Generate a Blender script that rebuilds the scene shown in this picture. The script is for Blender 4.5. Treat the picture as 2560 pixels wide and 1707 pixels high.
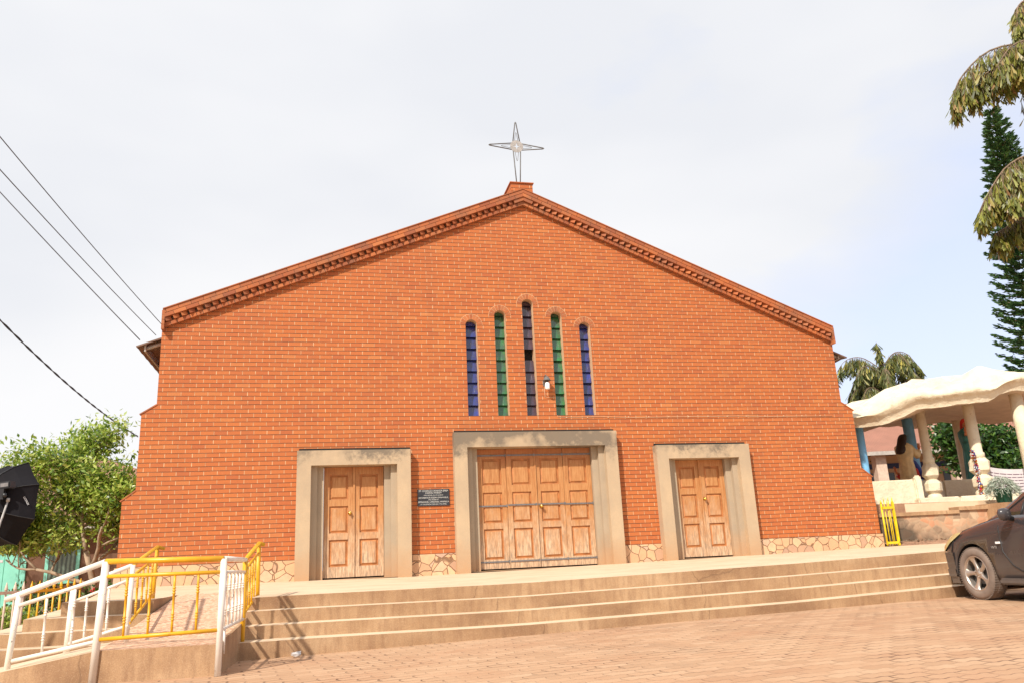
import bpy, bmesh, math, random
from mathutils import Vector, Matrix, noise
from mathutils.geometry import tessellate_polygon
R=math.radians
rnd=random.Random(7)
for o in list(bpy.data.objects): bpy.data.objects.remove(o)
S=bpy.context.scene; COL=S.collection
# ------------------------------------------------------------------ camera
cam=bpy.data.cameras.new('camera'); camo=bpy.data.objects.new('camera',cam); COL.objects.link(camo)
cam.sensor_width=36; cam.lens=1996.9/2560*36; cam.clip_end=2000; cam.clip_start=.05
yaw,pit,rol=.23562,.26661,-.04824
fw=Vector((math.sin(yaw)*math.cos(pit),math.cos(yaw)*math.cos(pit),math.sin(pit)))
rt=Vector((math.cos(yaw),-math.sin(yaw),0)); up=rt.cross(fw)
r2=rt*math.cos(rol)+up*math.sin(rol); u2=-rt*math.sin(rol)+up*math.cos(rol)
M=Matrix((r2,u2,-fw)).transposed().to_4x4(); M.translation=Vector((-4.186,-15.854,.169))
camo.matrix_world=M; S.camera=camo
# ------------------------------------------------------------------ light
SUND=Vector((-1.0,-1.12,1.32)).normalized()
el=math.asin(SUND.z); az=math.atan2(SUND.x,SUND.y)
W=bpy.data.worlds.new('World'); S.world=W; W.use_nodes=True
nt=W.node_tree; nt.nodes.clear()
def wn(t,**k):
    n=nt.nodes.new(t)
    for a,b in k.items(): setattr(n,a,b)
    return n
out=wn('ShaderNodeOutputWorld'); bg=wn('ShaderNodeBackground'); sky=wn('ShaderNodeTexSky')
sky.sky_type='NISHITA'; sky.sun_disc=False; sky.sun_elevation=el; sky.sun_rotation=az%(2*math.pi); sky.air_density=1.0; sky.dust_density=1.5
tc=wn('ShaderNodeTexCoord'); mp=wn('ShaderNodeMapping'); mp.inputs['Scale'].default_value=(1,1,2.6)
nz=wn('ShaderNodeTexNoise'); nz.inputs['Scale'].default_value=1.7; nz.inputs['Detail'].default_value=7; nz.inputs['Roughness'].default_value=.5; nz.inputs['Distortion'].default_value=.35
rp=wn('ShaderNodeValToRGB'); rp.color_ramp.elements[0].position=.30; rp.color_ramp.elements[1].position=.50
sep=wn('ShaderNodeSeparateXYZ')
L=nt.links.new
L(tc.outputs['Generated'],mp.inputs[0]); L(mp.outputs[0],nz.inputs['Vector']); L(tc.outputs['Generated'],sep.inputs[0])
# thinner cloud low on the right (+x)
def wm(op,a,b=None,c=None):
    n=wn('ShaderNodeMath',operation=op)
    for i,v in enumerate((a,b,c)):
        if v is None: continue
        if isinstance(v,(int,float)): n.inputs[i].default_value=v
        else: L(v,n.inputs[i])
    return n.outputs[0]
thin=wm('MULTIPLY',wm('SUBTRACT',sep.outputs[0],.22),1.5)
thin=wm('MAXIMUM',thin,0)
low=wm('MAXIMUM',wm('SUBTRACT',.60,sep.outputs[2]),0)
dens=wm('SUBTRACT',wm('ADD',nz.outputs['Fac'],.12),wm('MULTIPLY',wm('MULTIPLY',thin,low),1.9))
L(dens,rp.inputs[0])
nz2=wn('ShaderNodeTexNoise'); nz2.inputs['Scale'].default_value=1.1; nz2.inputs['Detail'].default_value=4; L(mp.outputs[0],nz2.inputs['Vector'])
cr=wn('ShaderNodeValToRGB'); cr.color_ramp.elements[0].color=(6.1,6.22,6.55,1); cr.color_ramp.elements[1].color=(7.05,7.05,7.15,1)
cr.color_ramp.elements[0].position=.4; cr.color_ramp.elements[1].position=.6
L(nz2.outputs['Fac'],cr.inputs[0])
skb=wn('ShaderNodeMixRGB',blend_type='ADD'); skb.inputs[0].default_value=1; skb.inputs[2].default_value=(4.35,4.75,5.75,1)
sks=wn('ShaderNodeMixRGB',blend_type='MULTIPLY'); sks.inputs[0].default_value=1; sks.inputs[2].default_value=(.5,.42,.42,1); L(sky.outputs[0],sks.inputs[1]); L(sks.outputs[0],skb.inputs[1])
mx=wn('ShaderNodeMixRGB'); L(rp.outputs[0],mx.inputs[0]); L(skb.outputs[0],mx.inputs[1]); L(cr.outputs[0],mx.inputs[2])
L(mx.outputs[0],bg.inputs[0]); bg.inputs[1].default_value=.095; L(bg.outputs[0],out.inputs[0])
sl=bpy.data.lights.new('sun','SUN'); sl.energy=3.6; sl.angle=R(1.4); sl.color=(1,.93,.82)
so=bpy.data.objects.new('sun',sl); COL.objects.link(so); so.rotation_euler=(-SUND).to_track_quat('-Z','Y').to_euler(); so.location=(-20,-30,30)
S.view_settings.view_transform='Standard'; S.view_settings.look='None'; S.view_settings.exposure=.55
S.view_settings.gamma=1

# ------------------------------------------------------------------ material helpers
class NT:
    def __init__(s,name):
        s.m=bpy.data.materials.new(name); s.m.use_nodes=True; s.t=s.m.node_tree; s.b=s.t.nodes['Principled BSDF']
        s.b.inputs['Roughness'].default_value=.8
    def n(s,t,**k):
        n=s.t.nodes.new(t)
        for a,b in k.items(): setattr(n,a,b)
        return n
    def l(s,a,b): s.t.links.new(a,b)
    def set(s,i,v):
        if isinstance(v,(int,float,tuple,list)): i.default_value=v
        else: s.l(v,i)
    def math(s,op,a,b=None,c=None):
        n=s.n('ShaderNodeMath',operation=op)
        for i,v in enumerate((a,b,c)):
            if v is not None: s.set(n.inputs[i],v)
        return n.outputs[0]
    def mix(s,f,a,b,mode='MIX'):
        n=s.n('ShaderNodeMixRGB',blend_type=mode)
        for i,v in enumerate((f,a,b)):
            if isinstance(v,tuple) and len(v)==3: v=(*v,1)
            s.set(n.inputs[i],v)
        return n.outputs[0]
    def co(s,scale=(1,1,1),space='Object'):
        t=s.n('ShaderNodeTexCoord'); m=s.n('ShaderNodeMapping'); m.inputs['Scale'].default_value=scale
        s.l(t.outputs[space],m.inputs[0]); return m.outputs[0]
    def noise(s,sc,det=4,rough=.55,vec=None,scale=(1,1,1),dist=0):
        n=s.n('ShaderNodeTexNoise'); n.inputs['Scale'].default_value=sc; n.inputs['Detail'].default_value=det; n.inputs['Roughness'].default_value=rough
        n.inputs['Distortion'].default_value=dist
        s.l(vec if vec is not None else s.co(scale),n.inputs['Vector']); return n.outputs['Fac']
    def ramp(s,f,stops):
        n=s.n('ShaderNodeValToRGB'); e=n.color_ramp.elements
        while len(e)<len(stops): e.new(.5)
        for q,(p,c) in zip(e,stops): q.position=p; q.color=(*c,1) if len(c)==3 else c
        s.l(f,n.inputs[0]); return n.outputs[0]
    def rng(s,f,a,b,c=0,d=1):
        n=s.n('ShaderNodeMapRange'); n.inputs[1].default_value=a; n.inputs[2].default_value=b; n.inputs[3].default_value=c; n.inputs[4].default_value=d
        s.set(n.inputs[0],f); return n.outputs[0]
    def bump(s,h,st=.3,d=.01,prev=None):
        n=s.n('ShaderNodeBump'); n.inputs['Strength'].default_value=st; n.inputs['Distance'].default_value=d
        s.l(h,n.inputs['Height'])
        if prev: s.l(prev,n.inputs['Normal'])
        s.l(n.outputs[0],s.b.inputs['Normal']); return n.outputs[0]
    def col(s,c): s.set(s.b.inputs['Base Color'],(*c,1) if isinstance(c,tuple) and len(c)==3 else c)
    def rough(s,r): s.set(s.b.inputs['Roughness'],r)
g3=lambda v:(v,v,v)
def plain(name,c,rough=.7,metal=0,var=.15,sc=8,bump=.15,bd=.004):
    n=NT(name); f=n.noise(sc,5)
    lo=tuple(x*(1-var) for x in c); hi=tuple(min(1,x*(1+var)) for x in c)
    n.col(n.ramp(f,[(.3,lo),(.7,hi)])); n.rough(rough); n.b.inputs['Metallic'].default_value=metal
    if 'enamel' in name: n.col(n.mix(n.rng(n.noise(22,6,.75),.62,.70,0,.8),n.mix(n.rng(n.noise(3,5),.4,.7,0,.35),n.ramp(f,[(.3,lo),(.7,hi)]),tuple(x*.6 for x in c)),(.16,.07,.03)))
    if bump: n.bump(n.noise(sc*6,3),bump,bd)
    return n.m
def make_brick(name,u,v,bw=.24,bh=.0836):
    n=NT(name); g=n.n('ShaderNodeNewGeometry'); sp=n.n('ShaderNodeSeparateXYZ'); n.l(g.outputs['Position'],sp.inputs[0])
    ax=dict(x=sp.outputs[0],y=sp.outputs[1],z=sp.outputs[2])
    wob=n.noise(1.3,2); 
    X=ax[u]; Z=n.math('ADD',ax[v],n.math('MULTIPLY',n.math('SUBTRACT',wob,.5),.014))
    row=n.math('FLOOR',n.math('DIVIDE',n.math('SUBTRACT',Z,.357),bh))
    wr=n.n('ShaderNodeTexWhiteNoise',noise_dimensions='1D'); n.l(row,wr.inputs['W'])
    off=n.math('ADD',n.math('MULTIPLY',n.math('PINGPONG',row,1),.5),n.math('MULTIPLY',wr.outputs['Value'],.16))
    U=n.math('ADD',n.math('DIVIDE',X,bw),off)
    cu=n.math('FLOOR',U); fu=n.math('FRACT',U); fz=n.math('FRACT',n.math('DIVIDE',n.math('SUBTRACT',Z,.357),bh))
    cb=n.n('ShaderNodeCombineXYZ'); n.l(cu,cb.inputs[0]); n.l(row,cb.inputs[1])
    wn_=n.n('ShaderNodeTexWhiteNoise',noise_dimensions='3D'); n.l(cb.outputs[0],wn_.inputs['Vector'])
    rv=wn_.outputs['Value']
    brick=n.ramp(rv,[(0,(.41,.108,.029)),(.08,(.46,.128,.030)),(.42,(.49,.142,.032)),(.8,(.52,.155,.034)),(.95,(.515,.165,.040)),(1,(.55,.20,.055))])
    big=n.noise(.55,4,vec=n.co(scale=(1,1,1)))
    brick=n.mix(n.rng(big,.35,.7,0,.35),brick,(.43,.115,.034))
    fine=n.noise(46,4,.65)
    brick=n.mix(n.rng(fine,.3,.75,.0,.45),brick,(.36,.095,.04))
    # grime patches spreading below the gable cornice and at random
    gr=n.noise(2.3,6,.7)
    brick=n.mix(n.rng(gr,.60,.78,0,.40),brick,(.24,.12,.07))
    vj=n.math('ADD',n.math('LESS_THAN',fu,.024),n.math('GREATER_THAN',fu,.976)); vj=n.math('MINIMUM',vj,1)
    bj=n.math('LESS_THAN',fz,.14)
    mort=n.mix(n.rng(n.noise(9,3),.35,.65),(.42,.20,.09),(.72,.46,.26))
    stk=n.noise(1.0,5,.6,vec=n.co(scale=(2.6,1,.22)))
    brick=n.mix(n.rng(stk,.50,.75,0,.30),brick,(.30,.115,.05))
    sm=n.noise(3.4,6,.75); brick=n.mix(n.rng(sm,.62,.74,0,.35),brick,(.62,.33,.17))
    c=n.mix(vj,brick,mort)
    c=n.mix(bj,c,n.mix(n.rng(n.noise(5,3),.4,.7),(.13,.048,.021),(.23,.095,.045)))  # bed-joint mortar coloured dark, painting in the shade of the raked recess
    n.col(c); n.rough(.82)
    h=n.math('SUBTRACT',1,n.math('MAXIMUM',bj,n.math('MULTIPLY',vj,.4)))
    h=n.math('ADD',h,n.math('MULTIPLY',rv,.25))
    b1=n.bump(h,.9,.008); n.bump(n.noise(60,3),.25,.003,b1)
    return n.m
M_={}
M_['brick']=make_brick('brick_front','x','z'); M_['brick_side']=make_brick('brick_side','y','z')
def islandbrick():
    n=NT('brick_single'); g=n.n('ShaderNodeNewGeometry'); rv=g.outputs['Random Per Island']
    c=n.ramp(rv,[(0,(.30,.075,.024)),(.3,(.40,.108,.028)),(.7,(.46,.13,.032)),(1,(.50,.165,.05))])
    c=n.mix(n.rng(n.noise(2.3,6,.7),.42,.68,0,.75),c,(.17,.09,.055))
    c=n.mix(n.rng(n.noise(40,4),.35,.75,0,.45),c,(.34,.1,.045)); n.col(c); n.bump(n.noise(60,3),.3,.003); return n.m
M_['brick1']=islandbrick()
M_['mortar']=plain('mortar',(.22,.13,.08))
M_['mortar_pale']=plain('mortar_pale',(.60,.36,.19))
def flag():
    n=NT('flagstone'); v=n.co()
    nd=n.n('ShaderNodeTexNoise'); nd.inputs['Scale'].default_value=3; n.l(v,nd.inputs['Vector'])
    ad=n.mix(.10,v,nd.outputs['Color'],'ADD')
    a=n.n('ShaderNodeTexVoronoi'); a.inputs['Scale'].default_value=5.2; n.l(ad,a.inputs['Vector'])
    b=n.n('ShaderNodeTexVoronoi',feature='DISTANCE_TO_EDGE'); b.inputs['Scale'].default_value=5.2; n.l(ad,b.inputs['Vector'])
    sp=n.n('ShaderNodeSeparateColor'); n.l(a.outputs['Color'],sp.inputs[0])
    c=n.ramp(sp.outputs[0],[(0,(.40,.26,.19)),(.15,(.62,.36,.2)),(.5,(.68,.42,.24)),(.8,(.72,.48,.29)),(1,(.5,.33,.25))])
    c=n.mix(n.rng(n.noise(14,5),.35,.7,0,.35),c,(.45,.26,.15))
    e=n.rng(b.outputs['Distance'],.012,.035)
    n.col(n.mix(e,(.24,.13,.07),c)); n.rough(.75); n.bump(e,.8,.015); return n.m
M_['flag']=flag()
def concrete(name,c,dirt,amt=.5,sc=3,soil=False,black=False):
    n=NT(name); f=n.noise(sc,6,.62,scale=(1,1,.6)); col=n.mix(n.rng(f,.35,.68,0,amt),c,dirt)
    f2=n.noise(70,3,.7); col=n.mix(n.rng(f2,.35,.7,0,.35),col,tuple(x*.62 for x in c))
    g=n.n('ShaderNodeNewGeometry'); sp=n.n('ShaderNodeSeparateXYZ'); n.l(g.outputs['Position'],sp.inputs[0])
    if soil:
        zz=n.math('ADD',sp.outputs[2],n.math('MULTIPLY',n.noise(4,4),.5))
        col=n.mix(n.rng(zz,.28,.85,.75,0),col,(.46,.26,.13))
    if black:
        f3=n.noise(7,7,.75); zz=n.math('ADD',n.math('MULTIPLY',n.math('SUBTRACT',sp.outputs[2],1.95),.9),n.math('SUBTRACT',f3,.62))
        col=n.mix(n.rng(n.math('MULTIPLY',zz,n.rng(n.noise(1.1,3),.42,.62)),.02,.22,0,.8),col,(.13,.105,.08))
    n.col(col); n.rough(.85); n.bump(n.noise(90,4,.7),.35,.004); return n.m
M_['frame']=concrete('door_surround_concrete',(.52,.385,.245),(.38,.29,.20),.75,2.4,True,True)
M_['frame_in']=concrete('door_reveal_concrete',(.44,.345,.24),(.34,.27,.195),.75,2.4,True,False)
def riser():
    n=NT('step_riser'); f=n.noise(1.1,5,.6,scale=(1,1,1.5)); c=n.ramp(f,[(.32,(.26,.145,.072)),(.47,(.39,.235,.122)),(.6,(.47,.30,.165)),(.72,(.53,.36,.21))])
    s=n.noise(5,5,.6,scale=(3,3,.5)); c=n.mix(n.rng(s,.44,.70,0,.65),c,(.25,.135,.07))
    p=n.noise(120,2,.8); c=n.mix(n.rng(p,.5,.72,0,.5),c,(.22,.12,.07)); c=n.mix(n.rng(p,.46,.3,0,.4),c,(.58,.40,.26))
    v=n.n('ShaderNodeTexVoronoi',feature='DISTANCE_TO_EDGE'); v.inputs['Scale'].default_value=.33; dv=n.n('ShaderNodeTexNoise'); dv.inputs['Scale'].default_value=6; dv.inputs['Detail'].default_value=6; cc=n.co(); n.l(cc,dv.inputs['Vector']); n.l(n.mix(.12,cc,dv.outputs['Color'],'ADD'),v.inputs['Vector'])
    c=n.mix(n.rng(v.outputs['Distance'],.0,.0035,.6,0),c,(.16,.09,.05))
    n.col(c); n.rough(.85); n.bump(n.noise(110,3,.8),.4,.004); return n.m
M_['riser']=riser()
def tread():
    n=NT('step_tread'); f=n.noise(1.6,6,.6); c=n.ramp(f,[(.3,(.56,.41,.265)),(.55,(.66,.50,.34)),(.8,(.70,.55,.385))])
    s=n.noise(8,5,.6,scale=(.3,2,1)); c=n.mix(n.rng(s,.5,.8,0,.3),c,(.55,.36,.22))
    n.col(c); n.rough(.8); n.bump(n.noise(80,3),.2,.003); return n.m
M_['tread']=tread()
def pebble():
    n=NT('ramp_pebble'); v=n.n('ShaderNodeTexVoronoi'); v.inputs['Scale'].default_value=42; n.l(n.co(),v.inputs['Vector'])
    sp=n.n('ShaderNodeSeparateColor'); n.l(v.outputs['Color'],sp.inputs[0])
    c=n.ramp(sp.outputs[0],[(0,(.36,.17,.09)),(.3,(.55,.32,.2)),(.7,(.68,.42,.27)),(1,(.75,.55,.4))])
    n.col(n.mix(n.rng(n.noise(2,5),.4,.7,0,.3),c,(.62,.42,.28))); n.bump(v.outputs['Distance'],.5,.006); return n.m
M_['pebble']=pebble()
def pavers():
    n=NT('interlocking_pavers'); g=n.n('ShaderNodeNewGeometry'); sp=n.n('ShaderNodeSeparateXYZ'); n.l(g.outputs['Position'],sp.inputs[0])
    nd=n.noise(.8,2); X0=n.math('ADD',sp.outputs[0],n.math('MULTIPLY',sp.outputs[1],.127)); Y0=n.math('SUBTRACT',sp.outputs[1],n.math('MULTIPLY',sp.outputs[0],.127))
    X=n.math('ADD',X0,n.math('MULTIPLY',nd,.06)); Y=n.math('ADD',Y0,n.math('MULTIPLY',n.noise(.7,2),.06))
    bw,bh=.25,.125
    # zig-zag edges
    zy=n.math('MULTIPLY',n.math('SUBTRACT',n.math('PINGPONG',n.math('ADD',X,.03),bw/4),bw/8),.30)
    zx=n.math('MULTIPLY',n.math('SUBTRACT',n.math('PINGPONG',Y,bh/2),bh/4),.30)
    Yz=n.math('DIVIDE',n.math('ADD',Y,zy),bh); row=n.math('FLOOR',Yz)
    U=n.math('ADD',n.math('DIVIDE',n.math('ADD',X,zx),bw),n.math('MULTIPLY',n.math('PINGPONG',row,1),.5))
    fu=n.math('FRACT',U); fy=n.math('FRACT',Yz); cu=n.math('FLOOR',U)
    cb=n.n('ShaderNodeCombineXYZ'); n.l(cu,cb.inputs[0]); n.l(row,cb.inputs[1]); w=n.n('ShaderNodeTexWhiteNoise',noise_dimensions='3D'); n.l(cb.outputs[0],w.inputs['Vector'])
    du=n.math('MULTIPLY',n.math('SUBTRACT',.5,n.math('ABSOLUTE',n.math('SUBTRACT',fu,.5))),bw)
    dy=n.math('MULTIPLY',n.math('SUBTRACT',.5,n.math('ABSOLUTE',n.math('SUBTRACT',fy,.5))),bh)
    d=n.math('MINIMUM',du,dy)
    jw=n.rng(n.noise(2.6,5,.65),.38,.62,.002,.012)
    j=n.math('LESS_THAN',d,jw)
    c=n.ramp(w.outputs['Value'],[(0,(.41,.24,.135)),(.5,(.48,.285,.163)),(1,(.54,.345,.21))])
    big=n.noise(.35,5,.6); c=n.mix(n.rng(big,.4,.66,0,.65),c,(.54,.345,.205))
    c=n.mix(n.rng(n.noise(1.4,6,.65),.48,.7,0,.55),c,(.40,.19,.095))
    c=n.mix(n.rng(n.noise(.9,6,.7),.56,.74,0,.5),c,(.33,.22,.14))
    c=n.mix(n.rng(n.noise(60,3,.7),.4,.7,0,.3),c,(.36,.2,.12))
    j2=n.math('MULTIPLY',j,n.rng(n.noise(2.2,5),.40,.62,.10,.85))
    n.col(n.mix(j2,c,(.15,.075,.04))); n.rough(.88)
    h=n.math('ADD',n.rng(d,0,.008),n.math('MULTIPLY',w.outputs['Value'],.35)); b=n.bump(h,.6,.008); n.bump(n.noise(90,3),.3,.003,b); return n.m
M_['paver']=pavers()
def wood():
    n=NT('weathered_door_wood'); g=n.n('ShaderNodeNewGeometry'); sp=n.n('ShaderNodeSeparateXYZ'); n.l(g.outputs['Position'],sp.inputs[0])
    gr=n.noise(5,7,.6,scale=(9,9,.7),dist=.6); c=n.ramp(gr,[(.3,(.34,.13,.038)),(.5,(.45,.20,.068)),(.7,(.53,.275,.11))])
    z=n.math('ADD',n.math('MULTIPLY',sp.outputs[2],.85),n.math('MULTIPLY',n.noise(3.5,6,.7,scale=(1.6,1,.7)),2.1))
    pale=n.ramp(n.noise(7,6,.65,scale=(6,6,.8)),[(.32,(.25,.19,.145)),(.46,(.44,.30,.19)),(.56,(.62,.42,.26)),(.75,(.68,.54,.40))])
    c=n.mix(n.rng(z,1.25,2.15,.92,0),c,pale)
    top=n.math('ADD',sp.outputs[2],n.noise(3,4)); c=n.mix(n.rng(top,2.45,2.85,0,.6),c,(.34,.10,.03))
    n.col(c); n.rough(.6); n.bump(gr,.25,.004); return n.m
M_['wood']=wood()
M_['wood_dark']=plain('door_moulding_wood',(.44,.175,.058),.6,0,.3,6)
M_['strap']=plain('grey_metal_strap',(.20,.19,.19),.5,.5,.25,20)
M_['brass']=plain('brass',(.75,.50,.12),.25,1,.1)
M_['steel']=plain('galvanised_steel',(.13,.125,.12),.6,.0,.2,12)
M_['silver']=plain('silver_metal',(.36,.34,.32),.5,.1,.25,24)
M_['yellow']=plain('yellow_enamel',(.72,.37,.012),.38,0,.14,7,.1)
M_['yellow2']=plain('lemon_paint',(.70,.52,.012),.4,0,.2,9,.1)
def whitep():
    n=NT('chipped_white_enamel'); f=n.noise(26,6,.75); r=n.rng(f,.61,.66); n.col(n.mix(r,n.ramp(n.noise(4,4),[(.3,(.70,.63,.54)),(.7,(.82,.77,.70))]),(.14,.10,.08))); n.rough(.4); n.bump(f,.2,.002); return n.m
M_['white']=whitep()
def glass(name,c,d):
    n=NT(name); f=n.noise(6,5,.7); f2=n.noise(30,4,.7)
    col=n.mix(n.rng(f,.40,.62,0,.8),c,d); col=n.mix(n.rng(f2,.62,.72,0,.5),col,tuple(min(1,x*2+.05) for x in d)); oi=n.n('ShaderNodeObjectInfo'); col=n.mix(n.rng(oi.outputs['Random'],0,1,0,.55),col,tuple(x*.45 for x in c)); st=n.noise(5,6,.7,scale=(9,1,.8)); col=n.mix(n.rng(st,.60,.68,0,.5),col,(.42,.45,.42)); n.col(col); n.rough(n.rng(f,.3,.7,.05,.3)); n.b.inputs['Coat Weight'].default_value=.8
    n.bump(f,.1,.01); return n.m
M_['gblue']=glass('cobalt_glass',(.045,.050,.14),(.022,.05,.36)); M_['ggreen']=glass('green_glass',(.055,.115,.075),(.02,.22,.05)); M_['gpurple']=glass('plum_glass',(.060,.042,.070),(.075,.032,.045))
M_['dark']=plain('dark_interior',(.012,.011,.010),.9,0,.1,5,0)
M_['reveal']=concrete('plaster_reveal',(.66,.43,.26),(.5,.31,.18),.6,5)
M_['roofsheet']=plain('brown_roof_sheet',(.20,.12,.085),.6,.1,.3,4)
M_['rafter']=plain('rafter_timber',(.13,.08,.05),.8)
M_['fascia']=plain('grey_fascia',(.42,.38,.34),.6)
M_['soil']=plain('red_soil',(.36,.20,.12),.95,0,.3,5,.5,.02)
M_['grassground']=plain('garden_ground',(.10,.16,.03),.95,0,.4,5,.4,.02)
def shrinepl():
    n=NT('cream_plaster'); c=n.ramp(n.noise(2.2,6,.6),[(.3,(.66,.56,.40)),(.55,(.75,.67,.50)),(.75,(.78,.72,.57))])
    c=n.mix(n.rng(n.noise(11,6,.75),.60,.72,0,.6),c,(.42,.22,.12)); c=n.mix(n.rng(n.noise(1.2,7,.75),.52,.72,0,.45),c,(.50,.36,.22)); n.col(c); n.rough(.85); n.bump(n.noise(5,8,.65),.8,.05); return n.m
M_['cream']=shrinepl()
M_['ceil']=plain('shrine_ceiling',(.62,.50,.38),.85,0,.12,3)
M_['sky_blue']=plain('sky_blue_paint',(.20,.50,.80),.5,0,.12,4)
M_['rubble']=None
def rubble():
    n=NT('rubble_stone'); v=n.co(); a=n.n('ShaderNodeTexVoronoi'); a.inputs['Scale'].default_value=6.5; n.l(v,a.inputs['Vector']); b=n.n('ShaderNodeTexVoronoi',feature='DISTANCE_TO_EDGE'); b.inputs['Scale'].default_value=6.5; n.l(v,b.inputs['Vector'])
    sp=n.n('ShaderNodeSeparateColor'); n.l(a.outputs['Color'],sp.inputs[0])
    c=n.ramp(sp.outputs[0],[(0,(.30,.20,.13)),(.5,(.45,.29,.18)),(.8,(.50,.24,.13)),(1,(.55,.42,.28))])
    c=n.mix(n.rng(b.outputs['Distance'],0,.08,.8,0),c,(.42,.30,.19))
    g=n.n('ShaderNodeNewGeometry'); s2=n.n('ShaderNodeSeparateXYZ'); n.l(g.outputs['Position'],s2.inputs[0])
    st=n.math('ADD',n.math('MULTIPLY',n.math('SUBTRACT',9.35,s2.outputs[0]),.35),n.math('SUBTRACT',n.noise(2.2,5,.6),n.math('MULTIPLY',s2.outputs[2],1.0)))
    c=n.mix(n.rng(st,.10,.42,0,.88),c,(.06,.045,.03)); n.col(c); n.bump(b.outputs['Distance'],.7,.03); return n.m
M_['rubble']=rubble()
def corr(name,c,ax=0):
    n=NT(name); n.col(n.ramp(n.noise(1.5,5),[(.3,tuple(x*.8 for x in c)),(.7,c)])); w=n.n('ShaderNodeTexWave'); w.inputs['Scale'].default_value=3.2; w.bands_direction='X' if ax==0 else 'Y'; n.l(n.co(),w.inputs['Vector']); n.bump(w.outputs['Fac'],1,.04); n.rough(.6); return n.m
M_['redroof']=corr('red_iron_roof',(.44,.20,.135)); M_['tileroof']=corr('tile_roof',(.40,.20,.13))
M_['hallwall']=plain('tan_wall',(.52,.38,.24),.85,0,.1,2); M_['navy']=plain('navy_band',(.03,.06,.16),.7); M_['winglass']=plain('dark_window',(.03,.03,.03),.15,0,.1,3,0)
M_['post']=plain('pinkish_column',(.60,.46,.36),.8)
M_['housewall']=plain('brown_render',(.15,.075,.045),.9,0,.15,3); M_['turq']=plain('turquoise_paint',(.22,.60,.48),.5,0,.08,4); M_['curtain']=None
def curtain():
    n=NT('window_curtain'); w=n.n('ShaderNodeTexWave'); w.inputs['Scale'].default_value=2.2; w.inputs['Distortion'].default_value=2; n.l(n.co(),w.inputs['Vector']); n.col(n.ramp(w.outputs['Fac'],[(0,(.05,.07,.055)),(1,(.17,.23,.18))])); n.rough(.25); return n.m
M_['curtain']=curtain()
def leafm(name,stops,trans=.35,rough=.5):
    n=NT(name); g=n.n('ShaderNodeNewGeometry'); c=n.ramp(g.outputs['Random Per Island'],stops); n.col(c); n.rough(rough)
    tr=n.n('ShaderNodeBsdfTranslucent'); n.l(c,tr.inputs[0]); ms=n.n('ShaderNodeMixShader'); ms.inputs[0].default_value=trans
    o=[x for x in n.t.nodes if x.type=='OUTPUT_MATERIAL'][0]; n.l(n.b.outputs[0],ms.inputs[1]); n.l(tr.outputs[0],ms.inputs[2]); n.l(ms.outputs[0],o.inputs[0]); return n.m
M_['leaf']=leafm('garden_tree_leaf',[(0,(.07,.15,.02)),(.35,(.22,.34,.04)),(.7,(.40,.50,.08)),(1,(.58,.62,.18))],.4,.35)
M_['leafd']=leafm('dark_glossy_leaf',[(0,(.015,.045,.010)),(.5,(.04,.11,.018)),(1,(.11,.20,.03))],.2,.35)
M_['mast']=leafm('drooping_leaf',[(0,(.06,.07,.015)),(.35,(.14,.16,.03)),(.72,(.27,.28,.05)),(.92,(.34,.26,.08)),(1,(.34,.19,.09))],.25,.4)
M_['mast2']=leafm('far_drooping_leaf',[(0,(.05,.075,.02)),(.5,(.11,.13,.035)),(.85,(.20,.20,.05)),(1,(.42,.36,.07))],.25,.45)
M_['pine']=leafm('norfolk_pine_needle',[(0,(.025,.07,.03)),(.5,(.055,.14,.045)),(1,(.15,.27,.07))],.15,.5)
M_['grass']=leafm('grass_blade',[(0,(.04,.11,.012)),(1,(.14,.28,.03))],.3)
M_['silverleaf']=leafm('silver_foliage',[(0,(.22,.27,.20)),(1,(.52,.55,.46))],.2)
M_['bark']=plain('bark',(.20,.14,.09),.9,0,.3,9,.5,.01); M_['barkp']=plain('pale_bark',(.34,.25,.17),.9,0,.3,6,.5,.01)
M_['potgreen']=plain('green_plastic',(.01,.09,.055),.45); M_['red']=plain('red_flower',(.55,.02,.03),.6)
M_['black']=plain('black_nylon',(.011,.010,.012),.5,0,.2,3,.2,.01); M_['black'].node_tree.nodes['Principled BSDF'].inputs['Specular IOR Level'].default_value=.12; M_['black'].node_tree.nodes['Principled BSDF'].inputs['Roughness'].default_value=.8
M_['blackp']=plain('black_plastic',(.02,.02,.022),.35,0,.1,5,.05)
M_['cable']=plain('cable_black',(.03,.025,.03),.6,0,.1,5,0)
M_['wire']=plain('thin_wire_grey',(.10,.10,.11),.5,.3,.1,5,0)
M_['bulb']=plain('white_bulb_glass',(.85,.85,.85),.2,0,.03,5,0)
M_['granite']=plain('black_granite',(.028,.028,.033),.22,0,.3,9,.05); M_['letter']=plain('engraved_paint',(.55,.55,.52),.6,0,.1,30,0)
def carpaint():
    n=NT('dusty_plum_car_paint'); g=n.n('ShaderNodeNewGeometry'); sp=n.n('ShaderNodeSeparateXYZ'); n.l(g.outputs['Position'],sp.inputs[0])
    z=n.math('ADD',sp.outputs[2],n.math('MULTIPLY',n.noise(4,5,.65),.35)); d=n.rng(z,-.30,.16,.5,.06)
    n.col(n.mix(d,(.030,.026,.030),(.20,.165,.145))); n.rough(n.rng(d,0,.6,.22,.7)); n.b.inputs['Coat Weight'].default_value=.6; return n.m
M_['car']=carpaint()
M_['tyre']=plain('dusty_tyre',(.20,.15,.12),.85,0,.25,6,.4); M_['rim']=plain('alloy_rim',(.50,.44,.39),.35,.75,.2,6,.05)
M_['carglass']=plain('car_window_glass',(.02,.03,.02),.05,0,.05,2,0); M_['headl']=plain('yellowed_headlamp',(.50,.42,.20),.15,0,.15,9,0)
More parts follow.
